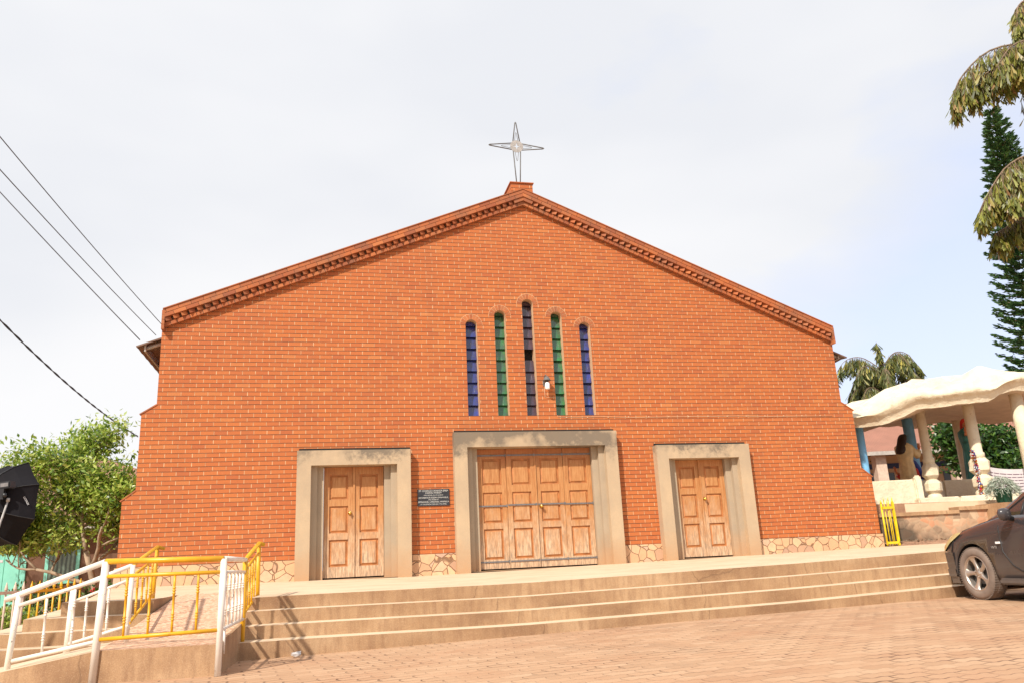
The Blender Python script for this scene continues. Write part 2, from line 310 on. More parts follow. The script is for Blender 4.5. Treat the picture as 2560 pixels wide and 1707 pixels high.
M_['blk']=plain('black_trim',(.018,.017,.018),.5)
M_['robe']=plain('cream_robe',(.78,.62,.34),.7,0,.2,6,.3,.01); M_['hair']=plain('dark_hair',(.035,.02,.015),.6); M_['skin']=plain('painted_skin',(.62,.24,.11),.6); M_['rred']=plain('red_cloth',(.60,.035,.02),.6); M_['rblue']=plain('blue_cloth',(.03,.07,.32),.6); M_['teal']=plain('teal_cloth',(.05,.22,.20),.6,0,.3,5)
M_['plaster_w']=plain('banner_vinyl',(.62,.58,.60),.5,0,.08,3); M_['text']=plain('banner_text',(.16,.10,.14),.6,0,.1,3,0)
M_['bag']=plain('clear_plastic_litter',(.5,.48,.47),.2,0,.1,20,.2)

# ------------------------------------------------------------------ mesh helpers
class MB:
    def __init__(s): s.v=[]; s.f=[]; s.mi=[]; s.sm=[]; s.k=0
    def add(s,vs,fs,mi=0,smooth=False):
        b=len(s.v); s.v+= [tuple(p) for p in vs]
        for f in fs: s.f.append([b+i for i in f]); s.mi.append(mi); s.sm.append(smooth)
    def box(s,x0,x1,y0,y1,z0,z1,mi=0,mat=None):
        vs=[Vector((x,y,z)) for z in(z0,z1) for y in(y0,y1) for x in(x0,x1)]
        if mat: vs=[mat@p for p in vs]
        s.add(vs,[(0,2,3,1),(4,5,7,6),(0,1,5,4),(2,6,7,3),(0,4,6,2),(1,3,7,5)],mi)
    def quad(s,a,b,c,d,mi=0): s.add([a,b,c,d],[(0,1,2,3)],mi)
    def tube(s,pts,r,n=8,mi=0,cap=True):
        pts=[Vector(p) for p in pts]; rs=r if isinstance(r,(list,tuple)) else [r]*len(pts)
        base=len(s.v); prev=None
        for i,p in enumerate(pts):
            t=(pts[min(i+1,len(pts)-1)]-pts[max(i-1,0)]).normalized()
            if prev is None: a=t.orthogonal().normalized()
            else:
                a=prev-t*prev.dot(t)
                a=a.normalized() if a.length>1e-6 else t.orthogonal().normalized()
            prev=a; b=t.cross(a)
            for k in range(n):
                th=2*math.pi*k/n; q=p+(a*math.cos(th)+b*math.sin(th))*rs[i]; s.v.append(tuple(q))
        for i in range(len(pts)-1):
            for k in range(n):
                s.f.append([base+i*n+k,base+i*n+(k+1)%n,base+(i+1)*n+(k+1)%n,base+(i+1)*n+k]); s.mi.append(mi); s.sm.append(True)
        if cap:
            s.f.append([base+k for k in range(n)][::-1]); s.mi.append(mi); s.sm.append(False)
            e=base+(len(pts)-1)*n; s.f.append([e+k for k in range(n)]); s.mi.append(mi); s.sm.append(False)
    def lathe(s,prof,n=16,mi=0,o=(0,0,0),smooth=True,mat=None,wob=None,cap=True):
        base=len(s.v)
        for (r,z) in prof:
            for k in range(n):
                th=2*math.pi*k/n; rr=r*(wob(th,z) if wob else 1); p=Vector((o[0]+rr*math.cos(th),o[1]+rr*math.sin(th),o[2]+z))
                if mat: p=mat@p
                s.v.append(tuple(p))
        for i in range(len(prof)-1):
            for k in range(n):
                s.f.append([base+i*n+k,base+i*n+(k+1)%n,base+(i+1)*n+(k+1)%n,base+(i+1)*n+k]); s.mi.append(mi); s.sm.append(smooth)
        if not cap: return
        s.f.append([base+k for k in range(n)][::-1]); s.mi.append(mi); s.sm.append(False)
        e=base+(len(prof)-1)*n; s.f.append([e+k for k in range(n)]); s.mi.append(mi); s.sm.append(False)
    def poly(s,loops,fn,mi=0):
        # loops of 2d points -> filled with holes; fn maps 2d to 3d
        flat=[p for l in loops for p in l]; tr=tessellate_polygon([[Vector((p[0],p[1],0)) for p in l] for l in loops])
        s.add([fn(*p) for p in flat],[tuple(t) for t in tr],mi)
    def prism(s,loop,y0,y1,mi=0,fn=None):
        fn=fn or (lambda a,b,y:(a,y,b))
        n=len(loop); vs=[fn(a,b,y0) for a,b in loop]+[fn(a,b,y1) for a,b in loop]
        s.add(vs,[tuple(range(n)),tuple(range(2*n-1,n-1,-1))]+[(i,i+n,(i+1)%n+n,(i+1)%n) for i in range(n)],mi)
    def build(s,name,mats,parent=None,loc=None,bevel=0,recalc=True):
        me=bpy.data.meshes.new(name); me.from_pydata(s.v,[],s.f)
        if not isinstance(mats,(list,tuple)): mats=[mats]
        for m in mats: me.materials.append(M_[m] if isinstance(m,str) else m)
        me.polygons.foreach_set('material_index',s.mi); me.polygons.foreach_set('use_smooth',s.sm); me.update()
        if recalc:
            bm=bmesh.new(); bm.from_mesh(me); bmesh.ops.recalc_face_normals(bm,faces=bm.faces[:])
            if bevel: bmesh.ops.bevel(bm,geom=[e for e in bm.edges if e.is_manifold and e.calc_face_angle(0)>.6],offset=bevel,segments=2,affect='EDGES',clamp_overlap=True)
            bm.to_mesh(me); bm.free()
        o=bpy.data.objects.new(name,me); COL.objects.link(o)
        if parent: o.parent=parent; o.matrix_parent_inverse=parent.matrix_world.inverted()
        return o
def tag(o,label=None,cat=None,group=None,kind=None):
    if label: o['label']=label
    if cat: o['category']=cat
    if group: o['group']=group
    if kind: o['kind']=kind
    return o
def empty(name,loc,label,cat,group=None):
    o=bpy.data.objects.new(name,None); COL.objects.link(o); o.location=loc; o.matrix_world=Matrix.Translation(loc); o.empty_display_size=.2
    return tag(o,label,cat,group)
def lerp(a,b,t): return a+(b-a)*t
def interp(tab,x):
    if x<=tab[0][0]: (x0,y0),(x1,y1)=tab[0],tab[1]
    elif x>=tab[-1][0]: (x0,y0),(x1,y1)=tab[-2],tab[-1]
    else:
        for i in range(len(tab)-1):
            if tab[i][0]<=x<=tab[i+1][0]: (x0,y0),(x1,y1)=tab[i],tab[i+1]; break
    return y0+(y1-y0)*(x-x0)/(x1-x0)

# ------------------------------------------------------------------ setting: ground
gz=lambda x:-.585+.0054*x
g=MB(); 
xs=[-60,-20,-10,-5,0,5,10,20,60]; 
def gfun(x): return gz(max(-12,min(12,x)))
for i in range(len(xs)-1):
    a,b=xs[i],xs[i+1]
    for y0,y1 in ((-60,-20),(-20,-4),(-4,12),(12,60)):
        g.quad((a,y0,gfun(a)),(b,y0,gfun(b)),(b,y1,gfun(b)),(a,y1,gfun(a)))
tag(g.build('ground','paver'),kind='structure')
far=MB(); far.box(-900,900,-900,900,-1.3,-1.15); tag(far.build('terrain','soil'),kind='structure')

# steps and platform --------------------------------------------------
K=.127
NY=(-6.03,-6.34,-6.65,-6.95)
NZ=[[(-5,-.083),(-4.39,-.082),(-1.93,-.097),(2.1,-.051),(4.72,.005)],
    [(-5,-.207),(-4.38,-.21),(-2.01,-.237),(1.86,-.199),(4.38,-.152)],
    [(-5,-.332),(-4.37,-.336),(-2.1,-.368),(1.62,-.339),(4.05,-.296)],
    [(-5,-.455),(-4.36,-.460),(-2.18,-.494),(1.4,-.479),(3.73,-.434)]]
BACK=[(-9,.03),(-7.77,.023),(-2.54,-.041),(7.8,.072),(9.5,.106)]
def ny(i,x): return NY[i]+K*x
def stair(m,x0,x1s,top_y,nzf,yf,side=True):
    # columns; x1s per step right end
    N=28
    for i in range(4):
        x1=x1s[i]
        for k in range(N):
            a=lerp(x0,x1,k/N); b=lerp(x0,x1,(k+1)/N)
            za,zb=nzf(i,a),nzf(i,b); ya,yb=yf(i,a),yf(i,b)
            # riser
            la=nzf(i+1,a) if i<3 else gz(a)-.05; lb=nzf(i+1,b) if i<3 else gz(b)-.05
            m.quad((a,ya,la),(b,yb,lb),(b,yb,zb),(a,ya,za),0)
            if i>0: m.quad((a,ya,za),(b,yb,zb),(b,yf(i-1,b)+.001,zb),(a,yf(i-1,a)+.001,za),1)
rise=lambda i,x: interp(NZ[i],x)
RX=[6.2,6.0,5.8,4.17]
m=MB()
stair(m,-4.99,RX,0,rise,ny)
# end cheeks on the right
for i in range(4):
    x=RX[i]; lo=gz(x)-.1; m.quad((x,ny(i,x),lo),(x,ny(i,x),rise(i,x)),(x,ny(0,x)+1 if i else 0,rise(i,x)),(x,ny(0,x)+1 if i else 0,lo),0)
# platform top: right part, back strip, left part
def plat(m,x0,x1,yfront,zfront,yback,zback,N=24):
    for k in range(N):
        a=lerp(x0,x1,k/N); b=lerp(x0,x1,(k+1)/N)
        m.quad((a,yfront(a),zfront(a)),(b,yfront(b),zfront(b)),(b,yback(b),zback(b)),(a,yback(a),zback(a)),1)
def pz(x,y):
    yf=ny(0,x) if x>-5 else -5.65; zf=rise(0,x) if x>-5 else lerp(-.083,-.05,min(1,(-5-x)/2)); t=max(0,min(1,(y-yf)/(0-yf))); return lerp(zf,interp(BACK,x),t)
plat(m,-4.99,RX[0],lambda x:ny(0,x),lambda x:rise(0,x),lambda x:.02,lambda x:interp(BACK,x))
m.quad((RX[0],ny(0,RX[0]),rise(0,RX[0])),(11.5,-3.2,rise(0,RX[0])+.05),(11.5,.3,.13),(RX[0],.02,interp(BACK,RX[0])),1)
m.quad((RX[0],ny(0,RX[0]),-.65),(11.5,-3.2,-.65),(11.5,-3.2,rise(0,RX[0])+.05),(RX[0],ny(0,RX[0]),rise(0,RX[0])),0)
tag(m.build('steps',['riser','tread']),kind='structure')
# left stair block beside the ramp
LY=(-4.9,-5.2,-5.5,-5.8)
LZ=[(-.072,-.050),(-.218,-.197),(-.341,-.320),(-.470,-.450)]
LX=[-6.98,-7.24,-7.52,-7.82]
ly=lambda i,x:LY[i]+K*x
lz=lambda i,x:lerp(LZ[i][0],LZ[i][1],(-5.93-x)/1.05)
m=MB(); RXL=-6.06
for i in range(4):
    N=6
    for k in range(N):
        a=lerp(LX[i],RXL,k/N); b=lerp(LX[i],RXL,(k+1)/N)
        la=lz(i+1,a) if i<3 else -.72; lb=lz(i+1,b) if i<3 else -.72
        m.quad((a,ly(i,a),la),(b,ly(i,b),lb),(b,ly(i,b),lz(i,b)),(a,ly(i,a),lz(i,a)),0)
        if i>0: m.quad((a,ly(i,a),lz(i,a)),(b,ly(i,b),lz(i,b)),(b,ly(i-1,b),lz(i,b)),(a,ly(i-1,a),lz(i,a)),1)
    # left return side of each step running back along the building
    x=LX[i]; xb=-7.85-.13*i; z=lz(i,x); zl=(lz(i+1,x) if i<3 else -.85)
    m.quad((x,ly(i,x),zl),(x,ly(i,x),z),(xb,-.0,z+.05),(xb,-.0,zl),0)
    if i>0:
        xp=LX[i-1]; xpb=-7.85-.13*(i-1)
        m.quad((x,ly(i,x),z),(xp,ly(i-1,xp),z),(xpb,0,z+.05),(xb,0,z+.05),1)
# platform left part (front) and the strip behind the ramp
TY=-4.2
m.quad((LX[0],ly(0,LX[0]),lz(0,LX[0])),(RXL,ly(0,RXL),lz(0,RXL)),(RXL,TY,-.068),(-7.1,TY,-.045),1)
m.quad((-7.1,TY,-.045),(RXL,TY,-.068),(-6.06,.02,interp(BACK,-6.06)),(-7.85,.02,.024),1)
m.quad((-6.0599,TY,-.068),(-4.9901,TY,pz(-4.99,TY)),(-4.9901,.02,interp(BACK,-4.99)),(-6.0599,.02,interp(BACK,-6.06)),1)
# wall of the platform towards the ramp
m.quad((RXL,ly(0,RXL),lz(0,RXL)),(RXL,TY,-.068),(RXL,TY,-.5),(RXL,ly(0,RXL),-.5),0)
for i in range(1,4): m.quad((RXL,ly(i,RXL),lz(i,RXL)),(RXL,ly(i-1,RXL),lz(i,RXL)),(RXL,ly(i-1,RXL),-.6),(RXL,ly(i,RXL),-.6),0)
tag(m.build('steps',['riser','tread']),kind='structure')
# ramp: lower run rises to the right, landing, upper run to the platform
m=MB()
yo=lambda x:-8.62+(-5.03-x)*.14   # outer edge of the lower run
zl_=-.372
def wallq(p,q,z0p,z1p,z0q,z1q,mi): m.quad((p[0],p[1],z0p),(q[0],q[1],z0q),(q[0],q[1],z1q),(p[0],p[1],z1p),mi)
C=(-5.03,-8.62); Bp=(-5.93,yo(-5.93)); Lw=(-7.9,yo(-7.9))
wallq(Bp,C,-.75,zl_,-.75,zl_,0); 
wallq(Lw,Bp,-.9,-.70,-.75,zl_,0)
I1=(-6.04,-7.55); I2=(-7.9,-7.25)
m.add([(C[0],C[1],zl_),(Bp[0],Bp[1],zl_),(I1[0],I1[1],zl_),(-4.97,-7.55,zl_)],[(0,1,2,3)],2)
m.add([(Bp[0],Bp[1],zl_),(Lw[0],Lw[1],-.70),(I2[0],I2[1],-.70),(I1[0],I1[1],zl_)],[(0,1,2,3)],1)
m.add([(-6.04,-7.55,zl_),(-4.97,-7.55,zl_),(-4.97,TY,pz(-4.99,TY)+.003),(-6.04,TY,-.066)],[(0,1,2,3)],2)
# side walls with a raised kerb
def kerb(pts,w,h,mi=0):
    for (x0,y0,z0),(x1,y1,z1) in zip(pts[:-1],pts[1:]):
        d=Vector((x1-x0,y1-y0,0)).normalized(); nrm=Vector((-d.y,d.x,0))*w
        A=[Vector((x0,y0,z0-.5)),Vector((x1,y1,z1-.5)),Vector((x1,y1,z1+h)),Vector((x0,y0,z0+h))]; B=[p+nrm for p in A]
        m.add(A+B,[(0,1,2,3),(7,6,5,4),(3,2,6,7),(0,3,7,4),(1,5,6,2)],mi)
kerb([(-5.03,-8.62,zl_-.0),(-5.0,-7.9,zl_+.02),(-4.965,-7.3,-.30),(-4.965,-6.0,-.22)],-.03,.02)
wallq((-5.03,-8.62),(-4.97,-7.3),-.75,zl_,-.7,-.32,0)
m.quad((I1[0],I1[1],-.8),(I2[0],I2[1],-.9),(I2[0],I2[1],-.70),(I1[0],I1[1],zl_),0)
tag(m.build('ramp',['riser','tread','pebble']),kind='structure')

# ------------------------------------------------------------------ church
W0,W1,W2=7.29,7.545,7.76
c=.0836; Zp=.357
zeL,zeR,zA=4.77,4.70,7.7455
fz0=-.25
church=empty('brick_church',(0,0,0),'wide gabled church front in orange facing brick with three wooden doors and five slit windows','church')
outer=[(-W2,fz0),(W2,fz0),(W2,Zp+15*c),(W1,Zp+17*c),(W1,Zp+33*c),(W0,Zp+35*c),(W0,zeR),(0,zA),(-W0,zeL),(-W0,Zp+35*c),(-W1,Zp+33*c),(-W1,Zp+16*c),(-W2,Zp+14*c)]
WINX=[-1.235,-.617,0,.617,1.235]; WT=[5.0835,5.300,5.569,5.300,5.0835]; WB=3.044; WR=.122
# tiny x corrections measured on the photo
WINX=[x+d for x,d in zip(WINX,(-.01,-.005,-.005,.005,.015))]
SD,SW,SH,MD,MH=3.642,1.0715,2.362,1.708,2.679
holes=[]
for x,t in zip(WINX,WT):
    zc=t-WR; holes.append([(x-WR,WB),(x+WR,WB)]+[(x+WR*math.cos(a),zc+WR*math.sin(a)) for a in [math.pi*k/10 for k in range(11)]][0:]+[])
for x,w,h in ((-SD,SW,SH),(0,MD,MH),(SD,SW,SH)):
    holes.append([(x-w+.02,fz0+.02),(x+w-.02,fz0+.02),(x+w-.02,h-.02+(.0)),(x-w+.02,h-.02)])
m=MB(); m.poly([outer]+holes,lambda a,b:(a,0,b),0)
# side faces, steps with projecting brick
TH=.36
n=len(outer)
for i in range(n):
    a,b=outer[i],outer[(i+1)%n]; m.quad((a[0],0,a[1]),(b[0],0,b[1]),(b[0],TH,b[1]),(a[0],TH,a[1]),1)
m.poly([outer]+holes,lambda a,b:(a,TH,b),0)
m.build('wall',['brick','brick_side'],church,recalc=False)
# sloped brick caps on the stepped shoulders
for nm,(a,b) in enumerate([((-W0,Zp+35*c),(-W1,Zp+33*c)),((-W1,Zp+16*c),(-W2,Zp+14*c)),((W0,Zp+35*c),(W1,Zp+33*c)),((W1,Zp+17*c),(W2,Zp+15*c))]):
    A=Vector((a[0],0,a[1])); B=Vector((b[0],0,b[1])); d=(B-A).normalized(); up_=Vector((-d.z,0,d.x)); up_= up_ if up_.z>0 else -up_
    A=A-d*.01; B=B+d*.03; q=MB(); vs=[]
    for y in(-.012,TH):
        for p in (A,B,B+up_*.022,A+up_*.022): vs.append((p.x,y,p.z))
    q.add(vs,[(0,1,2,3),(7,6,5,4),(0,4,5,1),(1,5,6,2),(2,6,7,3),(3,7,4,0)]); q.build('coping','brick1',church)
# body of the nave behind: walls + roof
m=MB(); m.box(-7.2,-6.95,TH,26,-.6,4.35,0); m.build('side_wall','brick_side',church)
m=MB(); m.box(6.95,7.2,TH,26,-.6,4.28,0); m.build('side_wall','brick_side',church)
m=MB()
def roofslab(x0,z0,x1,z1,th,y0,y1,mi=0,corrug=True):
    N=60 if corrug else 1
    d=Vector((x1-x0,0,z1-z0)).normalized(); nn=Vector((-d.z,0,d.x)); nn=nn if nn.z>0 else -nn
    for k in range(N):
        a=lerp(y0,y1,k/N); b=lerp(y0,y1,(k+1)/N); ha=.02*math.sin(k*math.pi) ; 
        h1=.025 if k%2 else 0; h2=.025 if (k+1)%2 else 0
        P=[Vector((x0,a,z0))+nn*h1,Vector((x0,b,z0))+nn*h2,Vector((x1,b,z1))+nn*h2,Vector((x1,a,z1))+nn*h1]
        Q=[p-nn*th for p in P]
        m.add(P+Q,[(0,1,2,3),(7,6,5,4),(0,4,5,1),(3,2,6,7)]+([(0,3,7,4)] if k==0 else [])+([(1,5,6,2)] if k==N-1 else []),mi)
sl=(zA-zeL)/W0
zr=lambda x:7.6-abs(x)*sl
roofslab(-7.80,zr(7.80)+.09,0,7.6,.03,.30,14,0); roofslab(7.86,zr(7.86)+.06,0,7.6,.03,.30,14,0)
m.build('roof','roofsheet',church)
for s_ in (-1,1):
    m=MB()
    for k in range(8):
        y=.50+k*1.1
        a=Vector((s_*7.70,y,zr(7.70)+.02-.0)); b=Vector((s_*7.2,y,zr(7.2)+.02)); m.tube([a-Vector((0,0,.03)),b-Vector((0,0,.03))],.035,4,0)
    x=s_*7.66; m.box(min(x,x+.03),max(x,x+.03),.36,14,zr(7.7)-.04,zr(7.7)+.10,1)
    x=s_*7.45; m.tube([(x-.2,.42,zr(7.7)+.02),(x+.2,.42,zr(7.3)+.0)] if s_<0 else [(x+.2,.42,zr(7.7)+.02),(x-.2,.42,zr(7.3)+.0)],.04,4,1)
    m.build('eaves_timber',['rafter','fascia'],church)
# gable cornice built brick by brick
m=MB(); q=.155; XE=7.27
def along(side,s,h,y):
    # s distance from apex down the slope, h height perpendicular above bottom line
    xe,ze=(-7.27,zeL) if side<0 else (7.27,zeR)
    d=Vector((xe,0,ze-zA)); Lg=d.length; d/=Lg; nn=Vector((-d.z,0,d.x)); nn=nn if nn.z>0 else -nn
    return Vector((0,y,zA))+d*s+nn*h,Lg
def cbrick(side,s0,s1,h0,h1,y0,y1,mi=0,skew=0):
    vs=[]
    for h in(h0,h1):
        for y in(y0,y1):
            for s in(s0,s1):
                ss=s
                if skew and y==y0: pass
                p,_=along(side,ss,h,y)
                # mitre at apex
                if s<=0.0001: p=Vector((0,y,zA+h/ math.cos(math.atan(sl))))
                if abs(p.x)>XE:
                    d_=(along(side,1,0,0)[0]-along(side,0,0,0)[0]).normalized(); p=p-d_*((abs(p.x)-XE)/abs(d_.x))
                vs.append(p)
    if skew:
        # angled dentil: front face slanted
        vs[0].y+=skew; vs[4].y+=skew
    m.add(vs,[(0,2,3,1),(4,5,7,6),(0,1,5,4),(2,6,7,3),(0,4,6,2),(1,3,7,5)],mi)
for side in(-1,1):
    _,Lg=along(side,0,0,0)
    H0,H1,H2,H3,H4=0,.078,.158,.238,.320
    # mortar bed backing
    cbrick(side,0,Lg-.02,0.004,H4-.003,-.03,TH,1)
    cbrick(side,0,Lg-.02,H2+.004,H4-.005,-q+.012,-.03,1)
    cbrick(side,0,Lg-.02,0.006,H1-.003,-.075,-.03,1)
    s=0
    while s<Lg-.05: # bottom header course
        e=min(s+.118,Lg-.02); cbrick(side,s+(0 if s==0 else .006),e,H0,H1-.006,-.085-rnd.random()*.004,-.02); s+=.124
    s=.20
    while s<Lg-.08: # dentils
        cbrick(side,s,s+.105,H1+.002,H2-.004,-q+.01,-.02,0,.06); s+=.152
    cbrick(side,0,.18,H1+.002,H2-.004,-q+.02,-.02)
    for hh0,hh1,of in((H2,H3,.12),(H3,H4,0)):
        s=0; e=of if of else .24
        while s<Lg-.03:
            e=min(e,Lg); cbrick(side,s+(0 if s==0 else .008),e,hh0+.002,hh1-.008,-q-rnd.random()*.004,-.02); s=e; e=s+.24
    cbrick(side,0,Lg+.01,H4-.004,H4+.014,-q-.018,TH+.05,0)
    # brick end return
    p0,_=along(side,Lg,0,0); p1,_=along(side,Lg,H4,0)
    x0=p0.x; xx=(x0-.012,x0+.04) if side<0 else (x0-.04,x0+.012)
    for k in range(4):
        z0=p0.z-.05+k*.096; m.box(xx[0],xx[1],-q-.003,TH,z0,z0+.089,0)
m.build('cornice',['brick1','mortar'],church)
# ridge pedestal
m=MB(); m.box(-.215,.285,.06,.75,7.9,8.34,0); m.build('pedestal','brick',church)
m=MB(); m.box(-.24,.31,.035,.78,8.34,8.362,0); m.build('coping','brick1',church)
# flagstone plinth
for a,b in ((-W2-.03,-SD-SW),(-SD+SW,-MD),(MD,SD-SW),(SD+SW,W2+.03)):
    m=MB(); m.box(a,b,-.035,.02 if abs(a)<7 and abs(b)<7 else TH,fz0,Zp,0); m.build('plinth','flag',church)
# windows --------------------------------------------------------------
PH=.242
for wi,(x,t,mt) in enumerate(zip(WINX,WT,('gblue','ggreen','gpurple','ggreen','gblue'))):
    lab=['leftmost slit window, blue louvres','second slit window from left, green louvres','tallest middle slit window, plum louvres with one pane missing','fourth slit window, green louvres','rightmost slit window, blue louvres'][wi]
    m=MB(); zc=t-WR; dpt=.19
    prof=[(x-WR,WB),(x-WR,zc)]+[(x-WR*math.cos(math.pi*k/12),zc+WR*math.sin(math.pi*k/12)) for k in range(13)]+[(x+WR,zc),(x+WR,WB)]
    for i in range(len(prof)):
        a,b=prof[i],prof[(i+1)%len(prof)]; m.quad((a[0],-.003,a[1]),(b[0],-.003,b[1]),(b[0],dpt+.1,b[1]),(a[0],dpt+.1,a[1]),0)
    win=m.build('window','reveal',church); win['label']=lab
    m=MB(); nb=9; ro=WR+.115
    for k in range(nb):
        a0=math.pi*(k+.07)/nb; a1=math.pi*(k+.93)/nb; vs=[]
        for y in(-.006,.01):
            for (r_,a_) in((WR+.002,a0),(ro,a0),(ro,a1),(WR+.002,a1)): vs.append((x+r_*math.cos(a_),y,zc+r_*math.sin(a_)))
        m.add(vs,[(0,1,2,3),(7,6,5,4),(0,4,5,1),(1,5,6,2),(2,6,7,3),(3,7,4,0)],0)
    vs=[]; 
    arc=[(x+(ro+.007)*math.cos(math.pi*k/20),zc+(ro+.007)*math.sin(math.pi*k/20)) for k in range(21)]+[(x+(WR)*math.cos(math.pi-math.pi*k/20),zc+(WR)*math.sin(math.pi-math.pi*k/20)) for k in range(21)]
    m.prism(arc,-.002,.008,1)
    m.build('arch',['brick1','mortar_pale'],win)
    z=WB; k=0
    while z<t-.03:
        if wi==2 and k==5:
            z+=PH; k+=1; continue
        top=min(z+PH+.012,t)
        m=MB(); tilt=.055
        y0=dpt-tilt+rnd.uniform(-.008,.008); y1=dpt+.0
        w0=WR-.002
        if top>zc:
            pts=[(x-w0,z),(x+w0,z)]+([(x+w0,zc)] if z<zc else [])
            hh=min(top,t)-zc
            aa=math.asin(max(-1,min(1,hh/WR)))
            a_s=0 if z<zc else math.asin(min(1,(z-zc)/WR))
            if z>=zc: pts=[(x-w0*math.cos(a_s),z),(x+w0*math.cos(a_s),z)]
            arcp=[(x+w0*math.cos(a_s+(aa-a_s)*j/6),zc+w0*math.sin(a_s+(aa-a_s)*j/6)) for j in range(1,7)]
            pts+=arcp+[(2*x-p[0],p[1]) for p in arcp[::-1]]+([(x-w0,zc)] if z<zc else [])
        else: pts=[(x-w0,z),(x+w0,z),(x+w0,top),(x-w0,top)]
        f=lambda a,b,yy:(a,lerp(y0,y1,(b-z)/PH)+yy,b)
        m.prism(pts,0,.006,0,f); m.build('pane',mt,win)
        z+=PH; k+=1
    m=MB(); m.box(x-WR,x+WR,dpt+.09,dpt+.1,WB,t,0); m.build('interior_dark','dark',win)
# doors ----------------------------------------------------------------
P_=.2
def doorway(xc,w,h,nleaf,lab,fw_,lh):
    zb=interp(BACK,xc)-.02; ztop=h
    xi=w-fw_; zi=ztop-lh
    m=MB()
    # outer face frame (one U shape), back to wall
    loop=[(xc-w,zb),(xc-xi,zb),(xc-xi,zi),(xc+xi,zi),(xc+xi,zb),(xc+w,zb),(xc+w,ztop),(xc-w,ztop)]
    yy0,yy1=-P_,-P_+.13
    m.poly([loop],lambda a,b:(a,yy0,b),0)
    def side(a,b,y0,y1,mi): m.quad((a[0],y0,a[1]),(b[0],y0,b[1]),(b[0],y1,b[1]),(a[0],y1,a[1]),mi)
    side((xc-w,zb),(xc-w,ztop),-P_,.03,0); side((xc+w,zb),(xc+w,ztop),-P_,.03,0); side((xc-w,ztop),(xc+w,ztop),-P_,.03,0)
    side((xc-xi,zb),(xc-xi,zi),yy0,yy1,0); side((xc+xi,zb),(xc+xi,zi),yy0,yy1,0); side((xc-xi,zi),(xc+xi,zi),yy0,.30,0)
    # stepped jambs
    s1=.115; s2=.235
    for sg in(-1,1):
        X=lambda d: xc+sg*(xi-d)
        yA,yB,yC=yy1,yy1+.10,.30
        m.quad((X(0),yA,zb),(X(s1),yA,zb),(X(s1),yA,zi),(X(0),yA,zi),1)
        m.quad((X(s1),yA,zb),(X(s1),yB,zb),(X(s1),yB,zi),(X(s1),yA,zi),1)
        m.quad((X(s1),yB,zb),(X(s2),yB,zb),(X(s2),yB,zi),(X(s1),yB,zi),1)
        m.quad((X(s2),yB,zb),(X(s2),yC,zb),(X(s2),yC,zi),(X(s2),yB,zi),1)
    m.quad((xc-xi,-P_+.02,zb+.02),(xc+xi,-P_+.02,zb+.02),(xc+xi,.28,zb+.03),(xc-xi,.28,zb+.03),1)
    fr=m.build('door_surround',['frame','frame_in'],church,bevel=0,recalc=False)
    # leaves
    x0=xc-(xi-s2)+.004; x1=xc+(xi-s2)-.004; lw=(x1-x0)/nleaf; yd=.13; zf=zb+.055; zt=zi-.006
    door=bpy.data.objects.new('door',None); COL.objects.link(door); door.parent=church; door.location=(xc,yd,zf); door.matrix_parent_inverse=Matrix.Identity(4)
    bpy.context.view_layer.update(); door['label']=lab
    for k in range(nleaf):
        a=x0+k*lw+.003; b=x0+(k+1)*lw-.003; m=MB()
        oy=rnd.uniform(-.006,.006)+( -.012 if k%2 else 0)
        st=.105 if nleaf==2 else .10
        H=zt-zf; rails=[v*H for v in ((0,.095,.335,.395,.64,.70,.93,1) if nleaf==2 else (0,.075,.325,.375,.63,.69,.915,1))]
        m.box(a,a+st,yd+oy,yd+oy+.05,zf,zt,0); m.box(b-st,b,yd+oy,yd+oy+.05,zf,zt,0)
        for j in (0,2,4,6): m.box(a+st,b-st,yd+oy+.002,yd+oy+.05,zf+rails[j],zf+rails[j+1],0)
        for j in (1,3,5):
            z0,z1=zf+rails[j],zf+rails[j+1]; pa,pb=a+st,b-st; yp=yd+oy+.032
            m.quad((pa,yp,z0),(pb,yp,z0),(pb,yp,z1),(pa,yp,z1),1)
            i1=.022; i2=.05; yq=yd+oy+.012
            # raised field: moulding slope + flat centre
            o_=[(pa+i1,z0+i1),(pb-i1,z0+i1),(pb-i1,z1-i1),(pa+i1,z1-i1)]; n_=[(pa+i2,z0+i2),(pb-i2,z0+i2),(pb-i2,z1-i2),(pa+i2,z1-i2)]
            for t_ in range(4):
                u_=(t_+1)%4; m.quad((o_[t_][0],yp-.001,o_[t_][1]),(o_[u_][0],yp-.001,o_[u_][1]),(n_[u_][0],yq,n_[u_][1]),(n_[t_][0],yq,n_[t_][1]),1)
            m.quad(*[(p[0],yq,p[1]) for p in n_],0)
        m.build('door_leaf',['wood','wood_dark'],door)
        if nleaf==4:
            for zz in (.13,H*.515+(.012 if k in(1,2) else 0),H*.945):
                s_=MB(); s_.box(a+.01,b+.004,yd+oy-.012,yd+oy-.003,zf+zz-.014,zf+zz+.014,0); s_.box(b-.02,b+.012,yd+oy-.016,yd+oy-.003,zf+zz-.026,zf+zz+.026,0); s_.build('strap','strap',door)
    # astragal + knob
    if nleaf==2: m=MB(); m.box(xc-.018,xc+.018,yd-.03,yd-.008,zf,zt,0); m.build('astragal','wood',door)
    else: m=MB(); m.box(xc-.016,xc+.016,yd-.03,yd-.012,zf,zt,0); m.build('astragal','wood',door)
    kx=xc-.075 if xc<-1 else xc+.09 if xc<1 else xc+.055
    m=MB(); mat=Matrix.Translation((kx,yd-.012,zf+1.18))@Matrix.Rotation(R(90),4,'X'); m.lathe([(.036,0),(.036,.008),(.014,.012),(.014,.035),(.028,.045),(.031,.06),(.024,.075),(.004,.08)],20,0,mat=mat); m.build('knob','brass',door)
